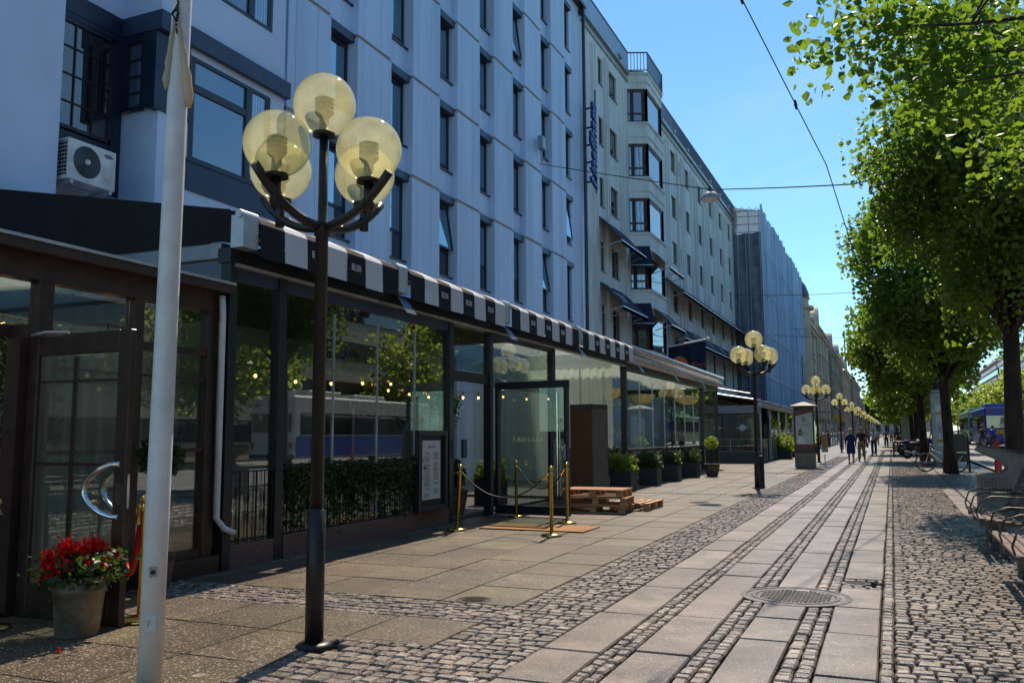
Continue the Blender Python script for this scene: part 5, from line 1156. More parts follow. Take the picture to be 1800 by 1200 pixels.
b_.tube([(-10, yA-.3, g+3.75), (-6.2, yA-.3, g+3.1)], .05, 8).tube([(-9, yA-.5, g+3.9), (-6.4, yA-.5, g+3.4)], .04, 8); b_.build('roof_track', 'light_metal', p2)
MB().box(-12, -11.9, yA, yB, g, g+3).build('back_wall', 'int_wall', p2); MB().box(-12, X2-.1, yA, yB, g, g+.05).build('floor', 'int_floor', p2)
MB().box(-9.8, X2-.05, yA-.03, yA-.01, g+.5, g+2.4).build('end_glass', 'glass', p2)
MB().box(X2-.05, X2-.04, yA+4, yB, g+.2, g+2.7).build('side_glass', 'glass', p2)
for x in (-8.2, -6.9):
    n = MB().lathe([(.16, 0), (.001, .003)], n=20, cap=False).box(-.30, .30, -.025, .025, -.01, .002).build('emblem', 'white_cloth', p2); n.rotation_euler = (R(90), 0, 0); n.location = (x, yA-.05, g+1.72)
MB().box(-9.8, X2-.02, yA-.35, yA-.1, g, g+.52).build('low_wall', 'cabinet', p2)
rail(MB(), [(-9.0, yA-.2), (X2+.0, yA-.2)], g+.5, g+1.15, 1.2, .012).box(-9, X2, yA-.21, yA-.19, g+.8, g+.82).build('railing', 'light_metal', p2)
rail(MB(), [(X2+.12, yA+.1), (X2+.12, yB-2)], g+.1, g+1.15, .9, .012).build('railing', 'light_metal', p2)
rebase(p2, (-6, 60, 0))
def wicker(label):
    t = thing('wicker_chair', label, 'chair', (0, 0, 0), group='wicker chairs behind the low wall')
    MB().lathe([(.22, .42), (.23, .46), (.01, .47)], n=16, cap=False).build('seat', 'wicker', t)
    v = []; 
    for i in range(13): a = math.pi*(i/12); h = .40*math.sin(math.pi*i/12)**.6; v += [(math.cos(a)*.24, math.sin(a)*.22, .46), (math.cos(a)*.26, math.sin(a)*.25, .5+h)]
    MB().add(v, [(2*i, 2*i+2, 2*i+3, 2*i+1) for i in range(12)]).build('backrest', 'wicker', t)
    for i, j in ((-1, -1), (1, -1), (1, 1), (-1, 1)): MB().tube([(i*.16, j*.16, .44), (i*.2, j*.2, 0)], .013, 6).build('leg', 'wicker', t)
    return t
w0 = wicker('leftmost wicker chair behind the low grey wall')
for k in range(5):
    c = w0 if k == 0 else copy_tree(w0); c.location = (-8.6+.62*k, 45.9, g+.3); c.rotation_euler = (0, 0, R(180+15*math.sin(k*2)))
    if k: c['label'] = ('second', 'third', 'fourth', 'fifth')[k-1]+' wicker chair from the left behind the low grey wall'
pot(-5.6, 50.5, 'bright green bush in a dark box at the corner of the grey pavilion railing', .45, .5, 'planter', 1, .75, .14, 900, 'ivy_light', True)
pot(-5.7, 54.5, 'second green bush in a dark box along the grey pavilion', .45, .5, 'planter', 1, .6, .14, 700, 'ivy_light', True)
pot(-5.3, 62.5, 'green bush with orange flowers just left of the kiosk', .6, .5, 'planter', 1, .9, .16, 900, 'ivy_light', True)
t = thing('menu_stand', 'thin stand holding a tilted white menu left of the kiosk', 'menu stand', (-5.3, 57.5, gz(57.5))); MB().tube([(0, 0, 0), (0, 0, 1.15)], .03, 8).lathe([(.2, 0), (.2, .03), (.03, .05)], n=14).build('post', 'brass', t); MB().add([(-.3, -.1, 1.45), (.05, -.2, 1.05), (.1, .2, 1.05), (-.25, .25, 1.45), (-.3, -.1, 1.49), (.05, -.2, 1.09), (.1, .2, 1.09), (-.25, .25, 1.49)], [(0,1,2,3),(4,5,6,7),(0,4,5,1),(2,6,7,3),(1,5,6,2)]).build('menu', 'paper', t)
MB_ = MB().box(-6.1, -4.3, 58, 60.5, 0, .012); o = MB_.build('red_carpet', 'rope_red'); o.location = (0, 0, gz(59)+.004); tag(o, 'red mat on the ground at the menu stand left of the kiosk', 'mat')
# third pavilion
p3 = thing('low_pavilion', 'low awning covered terrace beside the scaffold, behind the kiosk', 'pavilion', (-6, 90, 0))
MB().add([(-5.9, 78, gz(78)+2.9), (-9.5, 78, gz(78)+3.7), (-9.5, 110, gz(110)+3.7), (-5.9, 110, gz(110)+2.9), (-5.9, 78, gz(78)+2.6), (-5.9, 110, gz(110)+2.6)], [(0,1,2,3), (0,3,5,4)]).build('roof', 'grey_metal', p3)
MB().box(-6.05, -6.0, 78, 110, gz(78), gz(78)+2.7).build('glass_side', 'pane_dark', p3)
for k in range(9): MB().box(-6.0, -5.92, 78+k*4, 78.1+k*4, gz(78), gz(78)+2.75).build('post', 'light_metal', p3)
rebase(p3, (-6, 90, 0))
# shop canopies further on
for k, (y, mt, l) in enumerate(((122, 'lilac', 'violet awning under the stone turret building'), (150, 'yellow', 'yellow box sign hanging over the far pavement'), (185, 'lilac', 'violet banner farther along the left pavement'))):
    if mt == 'yellow': t = thing('hanging_sign', l, 'sign', (-6.6, 110, gz(110)+2.3)); MB().box(.3, 1.4, -.1, .1, .3, 1.2).build('panel', 'yellow', t); MB().tube([(-3, 0, 1.5), (0, 0, 1.5)], .04, 6).build('bracket', 'lamp_metal', t); text('lettering', 'PIZZA', .55, (.0, -.11, .6), (1, 0, 0), (0, 0, 1), 'brick_red', t, .002) if False else None
    else: t = thing('shop_awning', l, 'awning', (-9.4, y, gz(y)+3.2)); MB().add([(0, 0, 1.2), (3.2, 0, 0), (3.2, 12, 0), (0, 12, 1.2), (0, 0, 1.26), (3.2, 0, .06), (3.2, 12, .06), (0, 12, 1.26), (3.2, 0, -.3), (3.2, 12, -.3)], [(0,1,2,3),(4,5,6,7),(5,6,9,8),(0,1,5,4)]).build('cloth', mt, t); MB().tube([(0, 0, 0), (3.2, 0, 0), (3.2, 12, 0), (0, 12, 0)], .04, 6).build('frame', 'grey_metal', t)
# advertising kiosk
k_ = thing('advertising_kiosk', 'advertising kiosk with a flat pointed roof and a pale poster of a woman in white', 'kiosk', (-3.41, 38.9, gz(38.9)), R(4)); k_.scale = (.68, .68, 1.02)
MB().box(-.62, .62, -.5, .5, 0, .60).build('plinth', 'bin', k_, bevel=.01); MB().box(-.60, .60, -.52, .52, .61, 2.48).build('body', 'brown_frame', k_, bevel=.02)
MB().lathe([(1.15, 2.50), (1.15, 2.54), (.5, 2.64), (.15, 2.70), (.01, 2.71)], n=4, cap=False).build('roof', 'beige', k_).rotation_euler = (0, 0, R(45))
y = -.53; MB().box(-.50, .50, y-.005, y, .78, 2.38).build('poster', 'poster', k_)
MB().box(-.50, .50, y-.012, y-.006, .78, .95).build('poster_border', 'poster_red', k_); MB().add([(-.5, y-.012, 2.10), (.5, y-.012, 2.28), (.5, y-.012, 2.38), (-.5, y-.012, 2.38)], [(0, 1, 2, 3)]).build('poster_border', 'poster_red', k_)
text('lettering', 'H\u00e4r finns hj\u00e4lp', .10, (-.34, y-.015, 1.72), (1, 0, 0), (0, 0, 1), 'poster_red', k_, .001)
MB().lathe([(.13, 0), (.10, .003), (.10, 0), (.07, .003), (.001, .003)], n=18, cap=False).build('poster_emblem', 'lamp_grey', k_, loc=(0, y-.012, 1.98)).rotation_euler = (R(90), 0, 0)
w_ = MB().lathe([(.095, 0), (.001, .003)], n=18, sx=.8, cap=False).build('poster_face', 'skin', k_); w_.rotation_euler = (R(90), 0, 0); w_.location = (-.24, y-.018, 1.43)
w_ = MB().lathe([(.15, 0), (.001, .002)], n=18, sx=.8, sy=1.1, cap=False).build('poster_hair', 'hair_dark', k_); w_.rotation_euler = (R(90), 0, 0); w_.location = (-.24, y-.012, 1.42)
MB().add([(-.45, y-.02, .98), (.08, y-.02, .98), (-.02, y-.02, 1.2), (-.16, y-.02, 1.30), (-.32, y-.02, 1.30), (-.44, y-.02, 1.18)], [(0, 1, 2, 3, 4, 5)]).build('poster_blouse', 'white', k_)
MB().box(.60, .66, -.3, .3, 1.0, 1.9).build('side_panel', 'glass', k_)
t = thing('newspaper_box', 'tan and grey box fixed beside the kiosk on its right', 'box', (-2.72, 40.2, gz(41.5)+.55)); MB().box(-.12, .14, -.12, .12, .25, .85).build('case', 'wicker', t, bevel=.02); MB().box(-.12, .14, -.12, .12, .05, .24).box(-.02, .02, -.02, .02, -.55, -.05).build('base', 'lamp_grey', t)

# ================================================================ STREET FURNITURE ON THE RIGHT
# concrete bin with an overhanging slanted hood
t = thing('litter_bin', 'big grey concrete litter bin with a slanting beak hood and a grid of small holes', 'litter bin', (1.78, 17.75, gz(17.7)))
for s in (-1,): pass
prof = [(-.42, .0), (.42, 0), (.62, .72), (.60, 1.02), (-.36, 1.24), (-.42, 1.14), (.02, .92), (.06, .82), (-.05, .75), (-.42, .72)]
MB().prism(prof, 'y', -.30, .30).build('body', 'bin', t, bevel=.012)
MB().add([(-.40, -.32, 1.245), (.62, -.32, 1.035), (.62, .32, 1.035), (-.40, .32, 1.245), (-.40, -.32, 1.262), (.62, -.32, 1.052), (.62, .32, 1.052), (-.40, .32, 1.262)], [(0,3,2,1),(4,5,6,7),(0,1,5,4),(1,2,6,5),(2,3,7,6),(3,0,4,7)]).build('lid', 'cabinet', t)
for i in range(9):
    for j in range(8): MB().box(-.38+i*.055, -.355+i*.055, -.306, -.300, .28+j*.052, .30+j*.052).build('hole', 'hole_red', t); MB().add([(-.02, -.307, .12), (.16, -.307, .12), (.18, -.307, .22), (.04, -.307, .26), (-.04, -.307, .20)], [(0,1,2,3,4)]).build('sticker', 'red_paint', t)
MB().lathe([(.07, 0), (.075, .1), (.06, .28), (.045, .32), (.05, .34), (.045, .42), (.02, .47), (.005, .48)], n=16).build('x', 'red_paint'); o = bpy.data.objects['x']; o.name = 'red_post'; o.scale = (1.2, 1.2, 2.75)
o.location = (2.33, 24.2, gz(24)); tag(o, 'short red rounded post behind the concrete bin, left of the thick trunk', 'bollard')
# benches: seat slats on both sides of a common back
def bench(x, y, rz, label, L_=2.2):
    t = thing('park_bench', label, 'bench', (x, y, gz(y)), rz, 'dark slatted benches at the tree row')
    for i in range(5): MB().box(-.42+i*.095, -.345+i*.095, -L_/2, L_/2, .43-.012*i, .46-.012*i).build('slat', 'slat', t, bevel=.008)
    for i in range(5): o = MB().box(-.012, .018, -L_/2, L_/2, -.036, .036).build('back_slat', 'slat', t, bevel=.008); o.location = (.12+.045*i, 0, .55+.10*i); o.rotation_euler = (0, R(22), 0)
    for yy in (-L_/2+.12, 0, L_/2-.12):
        MB().tube([(-.40, yy, .42), (-.43, yy, .52), (-.38, yy, .66), (-.25, yy, .71), (.05, yy, .70), (.16, yy, .70)], .010, 8).build('armrest', 'iron', t, True)
        MB().box(-.40, .06, yy-.025, yy+.025, .36, .425).box(-.20, -.12, yy-.03, yy+.03, 0, .36).bar((.06, yy, .40), (.34, yy, 1.03), .05, .03, (0, 1, 0)).build('leg', 'iron', t)
    return t
b1 = bench(1.31, 12.75, 0, 'dark slatted bench in front of the concrete bin, farther of the two', 1.95)
b2 = copy_tree(b1); b2.location = (1.31, 9.42, gz(9.4)); b2.scale = (1, 1.1, 1); b2['label'] = 'nearest dark slatted bench, its end cut by the right edge of the photo'
MB_ = MB().box(-.42, .3, -.9, .9, 0, .2)
# sandwich board
t = thing('sandwich_board', 'black pavement sign with a rounded top standing right of the second trunk', 'sign', (2.25, 36.3, gz(36.3)), R(-6)); a = []
for s in (-1, 1):
    pts = [(-.32, s*.38, 0), (-.32, s*.06, 1.25), (-.28, s*.04, 1.38), (-.17, s*.03, 1.46), (0, s*.02, 1.49), (.17, s*.03, 1.46), (.28, s*.04, 1.38), (.32, s*.06, 1.25), (.32, s*.38, 0)]; MB().tube(pts, .026, 8).build('frame', 'black', t, True)
    MB().add([(-.29, s*.30, .35), (.29, s*.30, .35), (.29, s*.07, 1.22), (-.29, s*.07, 1.22), (-.22, s*.04, 1.38), (.22, s*.04, 1.38)], [(0, 1, 2, 3), (3, 2, 5, 4)]).build('board', 'cabinet', t)
# ticket pole
t = thing('ticket_pole', 'tall grey info pole with a slim dark mast on top, left of the second trunk', 'pole', (2.0, 45.0, gz(45)))
MB().box(-.30, .30, -.2, .2, 0, 3.25).box(-.24, .24, -.15, .15, 3.25, 3.4).build('casing', 'grey_metal', t, bevel=.03); MB().tube([(0, 0, 3.4), (0, 0, 8.2)], .13, 12).build('mast', 'lamp_metal', t)
MB().box(-.10, .16, -.206, -.20, .8, 2.7).build('label_strip', 'paper', t); MB().box(-.10, .16, -.209, -.207, 2.25, 2.35).box(-.10, .16, -.209, -.207, .95, 1.1).build('yellow_mark', 'yellow', t)
text('lettering', '2401', .26, (.12, -.211, 1.35), (0, 0, 1), (-1, 0, 0), 'black', t, .001)
# bicycles
def bicycle(x, y, rz, label, grp=None, frame='chrome', z=None, basket=False):
    t = thing('bicycle', label, 'bicycle', (x, y, gz(y) if z is None else z), rz, grp)
    for xx in (-.53, .53):
        w_ = MB().torus((xx, 0, .34), .33, .02, 'y', 32, 8).build('wheel', 'tyre', t, True); r_ = MB().torus((xx, 0, .34), .305, .009, 'y', 32, 6)
        for i in range(14): a = i*math.pi/7; r_.tube([(xx, 0, .34), (xx+.3*math.cos(a), 0, .34+.3*math.sin(a))], .002, 4, False)
        r_.build('rim', 'chrome', w_)
        MB().torus((xx, 0, .34), .37, .012, 'y', 24, 5)
        w2 = MB().lathe([(.04, -.012), (.04, .012)], n=10).build('reflector', 'orange', w_); w2.rotation_euler = (R(90), 0, 0); w2.location = (xx+.14, 0, .20)
    MB().tube([(-.53, 0, .34), (-.08, 0, .30), (.38, 0, .72), (.53, 0, .34)], .016, 8).tube([(-.08, 0, .3), (-.22, 0, .86)], .016, 8).tube([(-.53, 0, .34), (-.2, 0, .72)], .011, 8).tube([(-.17, 0, .62), (.36, 0, .84)], .015, 8).tube([(.38, 0, .7), (.33, 0, .98)], .015, 8).build('frame', frame, t, True)
    MB().tube([(.33, -.28, 1.0), (.37, -.1, 1.03), (.35, 0, .99), (.37, .1, 1.03), (.33, .28, 1.0), (.2, .3, .98)], .012, 8).build('handlebar', 'chrome', t, True)
    MB().lathe([(.10, 0), (.12, .03), (.02, .06)], (-.24, 0, .86), 12, 1.2, .8).build('saddle', 'black', t, True)
    MB().box(-.85, -.28, -.07, .07, .70, .715).tube([(-.78, 0, .7), (-.53, 0, .34)], .008, 6).build('rear_rack', 'chrome', t)
    MB().lathe([(.09, -.008), (.09, .008)], n=18).build('chainring', 'chrome', t, loc=(-.08, .04, .3)).rotation_euler = (R(90), 0, 0)
    MB().tube([(-.08, -.1, .16), (-.08, -.05, .3), (-.08, .05, .3), (-.08, .1, .44)], .01, 6).build('crank', 'chrome', t)
    return t
bicycle(1.62, 34.9+.9, R(180), 'white and chrome bicycle leaning at the foot of the second trunk')
# cycle stand and motorbikes
for k, (x, y) in enumerate(((.05, 54.6), (.05, 57.5))):
    t = thing('bike_stand', ('nearer', 'farther')[k]+' dark rounded bicycle stand at the edge of the paving', 'bike stand', (x, y, gz(y)), 0, 'bicycle stands'); MB().tube([(0, 0, 0), (0, 0, .72), (.06, 0, .84), (.18, 0, .88), (.62, 0, .88), (.74, 0, .84), (.8, 0, .72), (.8, 0, 0)], .05, 10).build('hoop', 'lamp_metal', t, True)
    MB().tube([(0, 0, .45), (.8, 0, .45)], .025, 6).tube([(0, 0, .28), (.8, 0, .28)], .02, 6).tube([(0, 0, .62), (.8, 0, .62)], .02, 6).build('crossbar', 'lamp_metal', t)
def motorbike(x, y, rz, label, col):
    t = thing('motorcycle', label, 'motorcycle', (x, y, gz(y)), rz, 'motorcycles parked under the trees')
    for xx in (-.7, .7): w_ = MB().torus((xx, 0, .31), .25, .07, 'y', 24, 8).build('wheel', 'tyre', t, True); MB().lathe([(.18, -.02), (.18, .02)], n=14).build('rim', 'grey_metal', w_); w_.children[0].rotation_euler = (R(90), 0, 0); w_.children[0].location = (xx, 0, .31)
    MB().sphere((.18, 0, .82), .26, 16, 10, 1.35, .7, .7).sphere((.52, 0, .88), .24, 14, 10, .9, .85, 1.1).build('tank', col, t, True); MB().sphere((-.35, 0, .80), .22, 14, 8, 1.9, .7, .5).build('seat', 'black', t, True)
    MB().box(-.2, .3, -.16, .16, .3, .62).build('engine', 'iron', t, bevel=.04); MB().tube([(.7, .07, .31), (.5, .07, .95)], .03, 8).tube([(.7, -.07, .31), (.5, -.07, .95)], .03, 8).tube([(-.7, 0, .31), (-.1, 0, .4)], .03, 8).build('fork', 'chrome', t)
    MB().tube([(-.1, -.17, .28), (-.5, -.2, .30), (-.95, -.2, .42)], .05, 10).build('exhaust', 'chrome', t, True); MB().tube([(.38, -.34, 1.05), (.5, 0, 1.05), (.38, .34, 1.05)], .018, 8).build('handlebar', 'black', t); MB().sphere((-.72, 0, .88), .17, 12, 8, 1.2, 1, .8).build('top_box', col, t, True)
    MB().add([(.68, -.14, 1.02), (.68, .14, 1.02), (.58, .12, 1.28), (.58, -.12, 1.28)], [(0, 1, 2, 3)]).build('windscreen', 'clear', t)
motorbike(1.35, 53.0, R(25), 'dark blue motorcycle parked nearest, right of the bike stands', 'blue_dress'); motorbike(2.0, 55.5, R(30), 'black and silver motorcycle beside the dark blue one', 'black'); motorbike(1.1, 60.5, R(35), 'red and dark motorcycle farther along under the trees', 'red_cloth')
# shelter with green-blue advertising panel
t = thing('bus_shelter', 'glass stop shelter with a turquoise poster under the trees', 'shelter', (.9, 80, gz(80))); MB().box(-.1, 1.25, -.08, .08, .3, 2.5).build('poster', mat('turq', (.12, .38, .36), .3, var=.5, scale=1.3, col2=(.5, .45, .1)), t); MB().box(-.16, -.1, -.1, .1, 0, 2.6).box(1.25, 1.32, -.1, .1, 0, 2.6).box(-.16, 1.5, -.1, 4.2, 2.6, 2.72).box(-.16, 1.32, -.1, .1, .2, .3).box(1.4, 1.46, 4, 4.1, 0, 2.6).build('frame', 'grey_metal', t); MB().box(1.4, 1.42, .1, 4, .3, 2.5).build('side_glass', 'clear', t)
# metal barrier and small items at the road
t = thing('crowd_barrier', 'low grey metal railing at the road, right of the thick trunk', 'barrier', (6.3, 56, rz_(56))); rail(MB(), [(0, 0), (3.2, .5)], .1, 1.05, .18, .012).build('bars', 'grey_metal', t)
# ================================================================ BUSES, TRAM
def bus(x, y, rz, label, col, L_=12, name='bus', cat='bus', zz=None, top=3.1):
    t = thing(name, label, cat, (x, y, rz_(y) if zz is None else zz), rz); W = 1.27
    MB().box(-W, W, 0, L_, .35, top).build('body', col, t, bevel=.09)
    MB().box(-W+.12, W-.12, -.015, .02, 1.55, 2.45).build('rear_window', 'pane_dark', t)
    for s in (-1, 1): MB().box(s*W-.012*s, s*(W+.012), .5, L_-.5, 1.45, 2.5).build('side_windows', 'pane_dark', t)
    MB().box(-1.0, 1.0, 1.5, 4.2, top, top+.3).box(-.9, .9, 5.5, 8.5, top, top+.25).build('roof_pod', col, t, bevel=.05)
    for s in (-1, 1):
        for yy in (2.6, L_-2.6): MB().torus((s*(W-.14), yy, .48), .36, .13, 'x', 18, 8).build('wheel', 'tyre', t, True)
        MB().box(s*1.1-.09, s*1.1+.09, -.02, .02, .8, 1.1).build('tail_light', 'red_paint', t)
        MB().box(s*.9-.1, s*.9+.1, -.02, .02, 2.78, 2.88).build('marker_light', 'red_paint', t)
    MB().box(-W, W, -.06, .05, .32, .52).build('bumper', 'black', t)
    return t
b = bus(7.7, 74, 0, 'blue city bus seen from behind with a yellow panel on its back', 'blue_paint', 11); MB().box(-.55, .55, -.03, -.005, 1.1, 1.42).build('yellow_panel', 'yellow', b)
bus(7.7, 89, 0, 'pale green and white bus farther along the road, left of the blue bus', 'green_bus', 12)
bus(12.9, 88, 0, 'blue bus behind the thick trunk on the far lane', 'blue_paint', 12)
t = bus(12.8, 33, 0, 'white and blue tram mirrored in the restaurant glass, standing outside the picture on the right', 'tram_white', 13, 'tram', 'tram', rz_(38), 3.3)
for s in (-1, 1): MB().box(s*1.272, s*1.285, .2, 12.8, .4, 1.38).build('side_stripe', 'blue_paint', t)
t = thing('parked_car', 'dark car parked by the kerb outside the picture on the right', 'car', (12.2, 8, rz_(8))); MB().prism([(-2.1, .3), (2.1, .3), (2.15, .75), (1.3, .92), (.7, 1.38), (-1.0, 1.42), (-1.7, .98), (-2.15, .85)], 'x', -.85, .85).build('body', 'blue_dress', t, bevel=.04)
for s in (-1, 1):
    for yy in (-1.3, 1.3): MB().torus((s*.8, yy, .32), .25, .09, 'x', 18, 8).build('wheel', 'tyre', t)
# ================================================================ OVERHEAD WIRES, HANGING LAMP
def wire(pts, r, label, sag=0):
    pts = [Vector(p) for p in pts]; o = pts[0]; t = thing('overhead_wire', label, 'wire', tuple(o)); P = []
    for p, q in zip(pts, pts[1:]):
        for i in range(13): c = p.lerp(q, i/12); c.z -= sag*4*(i/12)*(1-i/12); P.append(c-o)
    MB().tube(P, r, 6).build('cable', 'cable', t); return t
w1 = wire([(-11.7, 29.5, 11.75), (-4.5, 24.75, 8.62), (-.53, 20.2, 7.05), (6, 14, 6.2)], .016, 'thick span wire running from the grey facade box across the street to the trees', .02)
w2 = wire([(-2.6, 13.0, 10.2), (-1.05, 20.0, 7.5), (-.62, 24, 6.0)], .012, 'thin wire coming down from the top edge of the picture with small insulators')
MB().tube([(0, 0, 0), (.05, .2, -.08)], .03, 8).build('insulator', 'cable', w2)
for f_ in (.32, .72, .98): 
    p = Vector((-2.6, 13, 10.2)).lerp(Vector((-1.05, 20, 7.5)), f_) if f_ < .9 else Vector((-.62, 24, 6.0)); p -= Vector((-2.6, 13, 10.2)); MB().tube([p+Vector((0, -.12, .05)), p, p+Vector((0, .12, -.05))], [.02, .035, .02], 8).build('insulator', 'cable', w2)
for k, (y, z) in enumerate(((60, 10.9), (76, 9.6), (92, 12.0), (120, 11.5), (150, 11))):
    wire([(-10.2, y+6, z+1.2), (3, y-4, z-.6), (16, y-10, z)], .018, ('first', 'second', 'third', 'fourth', 'fifth')[k]+' distant span wire crossing the sky over the street, counted from the camera', .25)
t = thing('hanging_lamp', 'grey dome street lamp hanging from the span wire in front of the cream building', 'street lamp', (-4.5, 24.75, 8.35))
MB().lathe([(.01, .24), (.06, .235), (.06, .20), (.15, .17), (.24, .08), (.27, 0), (.265, -.015), (.25, 0), (.2, .06), (.01, .12)], n=28, cap=False).build('shade', 'lamp_grey', t, True); MB().lathe([(.24, 0), (.2, -.07), (.08, -.11), (.001, -.115)], n=24, cap=False).build('bowl', 'paper', t, True); MB().tube([(0, 0, .22), (0, 0, .36)], .02, 8).box(-.05, .05, -.03, .03, .25, .32).build('hanger', 'lamp_metal', t)
# ================================================================ PEOPLE
def skinned(name, chains, material, parent, sub=2, smooth=True):
    """chains: list of [(x,y,z,r) ...]; a chain may start with the index of an earlier point to branch from"""
    vs, es, rs = [], [], []
    for ch in chains:
        prev = None
        for p in ch:
            if isinstance(p, int): prev = p; continue
            vs.append(p[:3]); rs.append(p[3]); i = len(vs)-1
            if prev is not None: es.append((prev, i))
            prev = i
    me = bpy.data.meshes.new(name); me.from_pydata(vs, es, []); o = bpy.data.objects.new(name, me); COL.objects.link(o)
    md = o.modifiers.new('s', 'SKIN'); md.use_smooth_shade = True
    for i, sv_ in enumerate(me.skin_vertices[0].data if me.skin_vertices else []): pass
    if not me.skin_vertices:
        bm = bmesh.new(); bm.from_mesh(me); bm.verts.layers.skin.verify(); bm.to_mesh(me); bm.free()
    for i, sv_ in enumerate(me.skin_vertices[0].data):
        r_ = rs[i]; sv_.radius = (r_[0], r_[1]) if isinstance(r_, tuple) else (r_, r_); sv_.use_root = (i == 0)
    if sub: s2 = o.modifiers.new('u', 'SUBSURF'); s2.levels = sub; s2.render_levels = sub
    dg = bpy.context.evaluated_depsgraph_get(); m2 = bpy.data.meshes.new_from_object(o.evaluated_get(dg)); bpy.data.objects.remove(o)
    m2.materials.clear(); m2.materials.append(M[material]); o = bpy.data.objects.new(name, m2); COL.objects.link(o); o.parent = parent
    for p in m2.polygons: p.use_smooth = True
    return o
def person(x, y, rz, label, cat='person', h=1.7, hair='hair_dark', top='dark_top', low='denim', dress=False, stride=.16, armf=(0, 0), grp=None, z=None, sub=1, bag=None, pose='walk', shorts=False, long=False):
    """faces -y when rz = 0"""
    t = thing('person', label, cat, (x, y, gz(y) if z is None else z), rz, grp); k = h/1.72
    def J(*a): return tuple(c*k for c in a)
    s = stride
    if pose == 'walk':
        LL = [J(-.09, 0, .90, .085), J(-.10, -s*.5, .50, .062), J(-.10, -s*.6, .27, .055), J(-.10, -s*.75, .08, .035), J(-.105, -s*.75-.13, .035, .035)]
        RL = [J(.09, 0, .90, .085), J(.10, s*.15, .50, .062), J(.10, s*.6, .28, .055), J(.10, s*1.1, .12, .035), J(.105, s*1.1-.12, .055, .035)]
    else:
        LL = [J(-.10, 0, .98, .085), J(-.13, -.38, .80, .06), J(-.13, -.34, .50, .05), J(-.13, -.30, .32, .035), J(-.13, -.42, .28, .035)]
        RL = [J(.10, 0, .98, .085), J(.13, -.33, .62, .06), J(.13, -.2, .32, .05), J(.13, -.12, .16, .035), J(.13, -.24, .12, .035)]
    lean = -.16 if pose == 'cycle' else 0
    T = [J(0, 0, .96, .105), J(0, lean*.3, 1.10, .105), J(0, lean*.7, 1.28, .125), J(0, lean, 1.41, .095), J(0, lean, 1.47, .055), J(0, lean-.01, 1.54, .05), J(0, lean-.01, 1.60, .078), J(0, lean, 1.665, .072), J(0, lean, 1.70, .04)]
    a1, a2 = armf
    if pose == 'cycle':
        LA = [J(-.17, lean, 1.38, .05), J(-.24, lean-.18, 1.18, .036), J(-.26, -.50, 1.10, .026), J(-.26, -.58, 1.09, .022)]; RA = [(-p[0], *p[1:]) for p in LA]
    else:
        LA = [J(-.17, 0, 1.39, .05), J(-.23, .03+a1*.1, 1.12, .038), J(-.24, .0-a1*.25, .88+abs(a1)*.03, .028), J(-.245, -.02-a1*.3, .80+abs(a1)*.03, .024)]
        RA = [J(.17, 0, 1.39, .05), J(.23, .03+a2*.1, 1.12, .038), J(.24, .0-a2*.25, .88+abs(a2)*.03, .028), J(.245, -.02-a2*.3, .80+abs(a2)*.03, .024)]
    body = skinned('body', [T, [0]+LL, [0]+RL, [3]+LA, [3]+RA], 'skin', t, sub)
    for sx, A_ in ((-1, LA), (1, RA)):
        hx, hy, hz = A_[-1][:3]
        f_ = MB()
        for q in range(4): f_.tube([(hx+(q-1.5)*.004*k, hy+(q-1.5)*.016*k, hz), (hx, hy+(q-1.5)*.017*k-.005, hz-(.065-.006*abs(q-1.2))*k), (hx-sx*.012*k, hy+(q-1.5)*.016*k-.01, hz-(.088-.008*abs(q-1.2))*k)], .0075*k, 5)
        f_.tube([(hx, hy-.02*k, hz+.01), (hx-sx*.012*k, hy-.045*k, hz-.03*k), (hx-sx*.015*k, hy-.045*k, hz-.055*k)], .008*k, 5)
        f_.build('fingers', 'skin', body, True)
    c = T[6]; hd = MB(); hx, hy, hz = 0, lean*k, 1.63*k
    # face: nose, brows and ears sit on the head; hair is a shell over crown and back
    MB().add([(hx-.012*k, hy-.082*k, hz-.01*k), (hx+.012*k, hy-.082*k, hz-.01*k), (hx, hy-.105*k, hz-.02*k), (hx, hy-.082*k, hz+.02*k), (hx, hy-.08*k, hz-.03*k)], [(0, 2, 3), (2, 1, 3), (0, 4, 2), (4, 1, 2)]).build('nose', 'skin', body)
    e = MB()
    for s_ in (-1, 1): e.sphere((hx+s_*.028*k, hy-.073*k, hz+.005*k), .009*k, 8, 6)
    e.build('eyes', 'hair_dark', body); m_ = MB().sphere((hx, hy-.072*k, hz-.05*k), .016*k, 8, 6, 1.3, .4, .3); m_.build('mouth', 'red_cloth', body)
    e = MB()
    for s_ in (-1, 1): e.sphere((hx+s_*.078*k, hy, hz-.005*k), .018*k, 8, 6, .4, .8, 1.3)
    e.build('ears', 'skin', body)
    hm = MB(); n = 16; hm.lathe([(.001, .115*k), (.05*k, .105*k), (.083*k, .07*k), (.096*k, .02*k), (.094*k, -.03*k), (.08*k, -.06*k-(.10*k if long else 0))], (hx, hy+.012*k, hz), n, .95, 1.02, cap=False)
    hv = [v for v in hm.v]; hm.v = [(v[0], v[1] if v[1] > hy-.055*k or v[2] > hz+.045*k else hy-.055*k, v[2] if (v[1] > hy-.05*k) else max(v[2], hz+.045*k)) for v in hv]; hm.build('hair', hair, t, True)
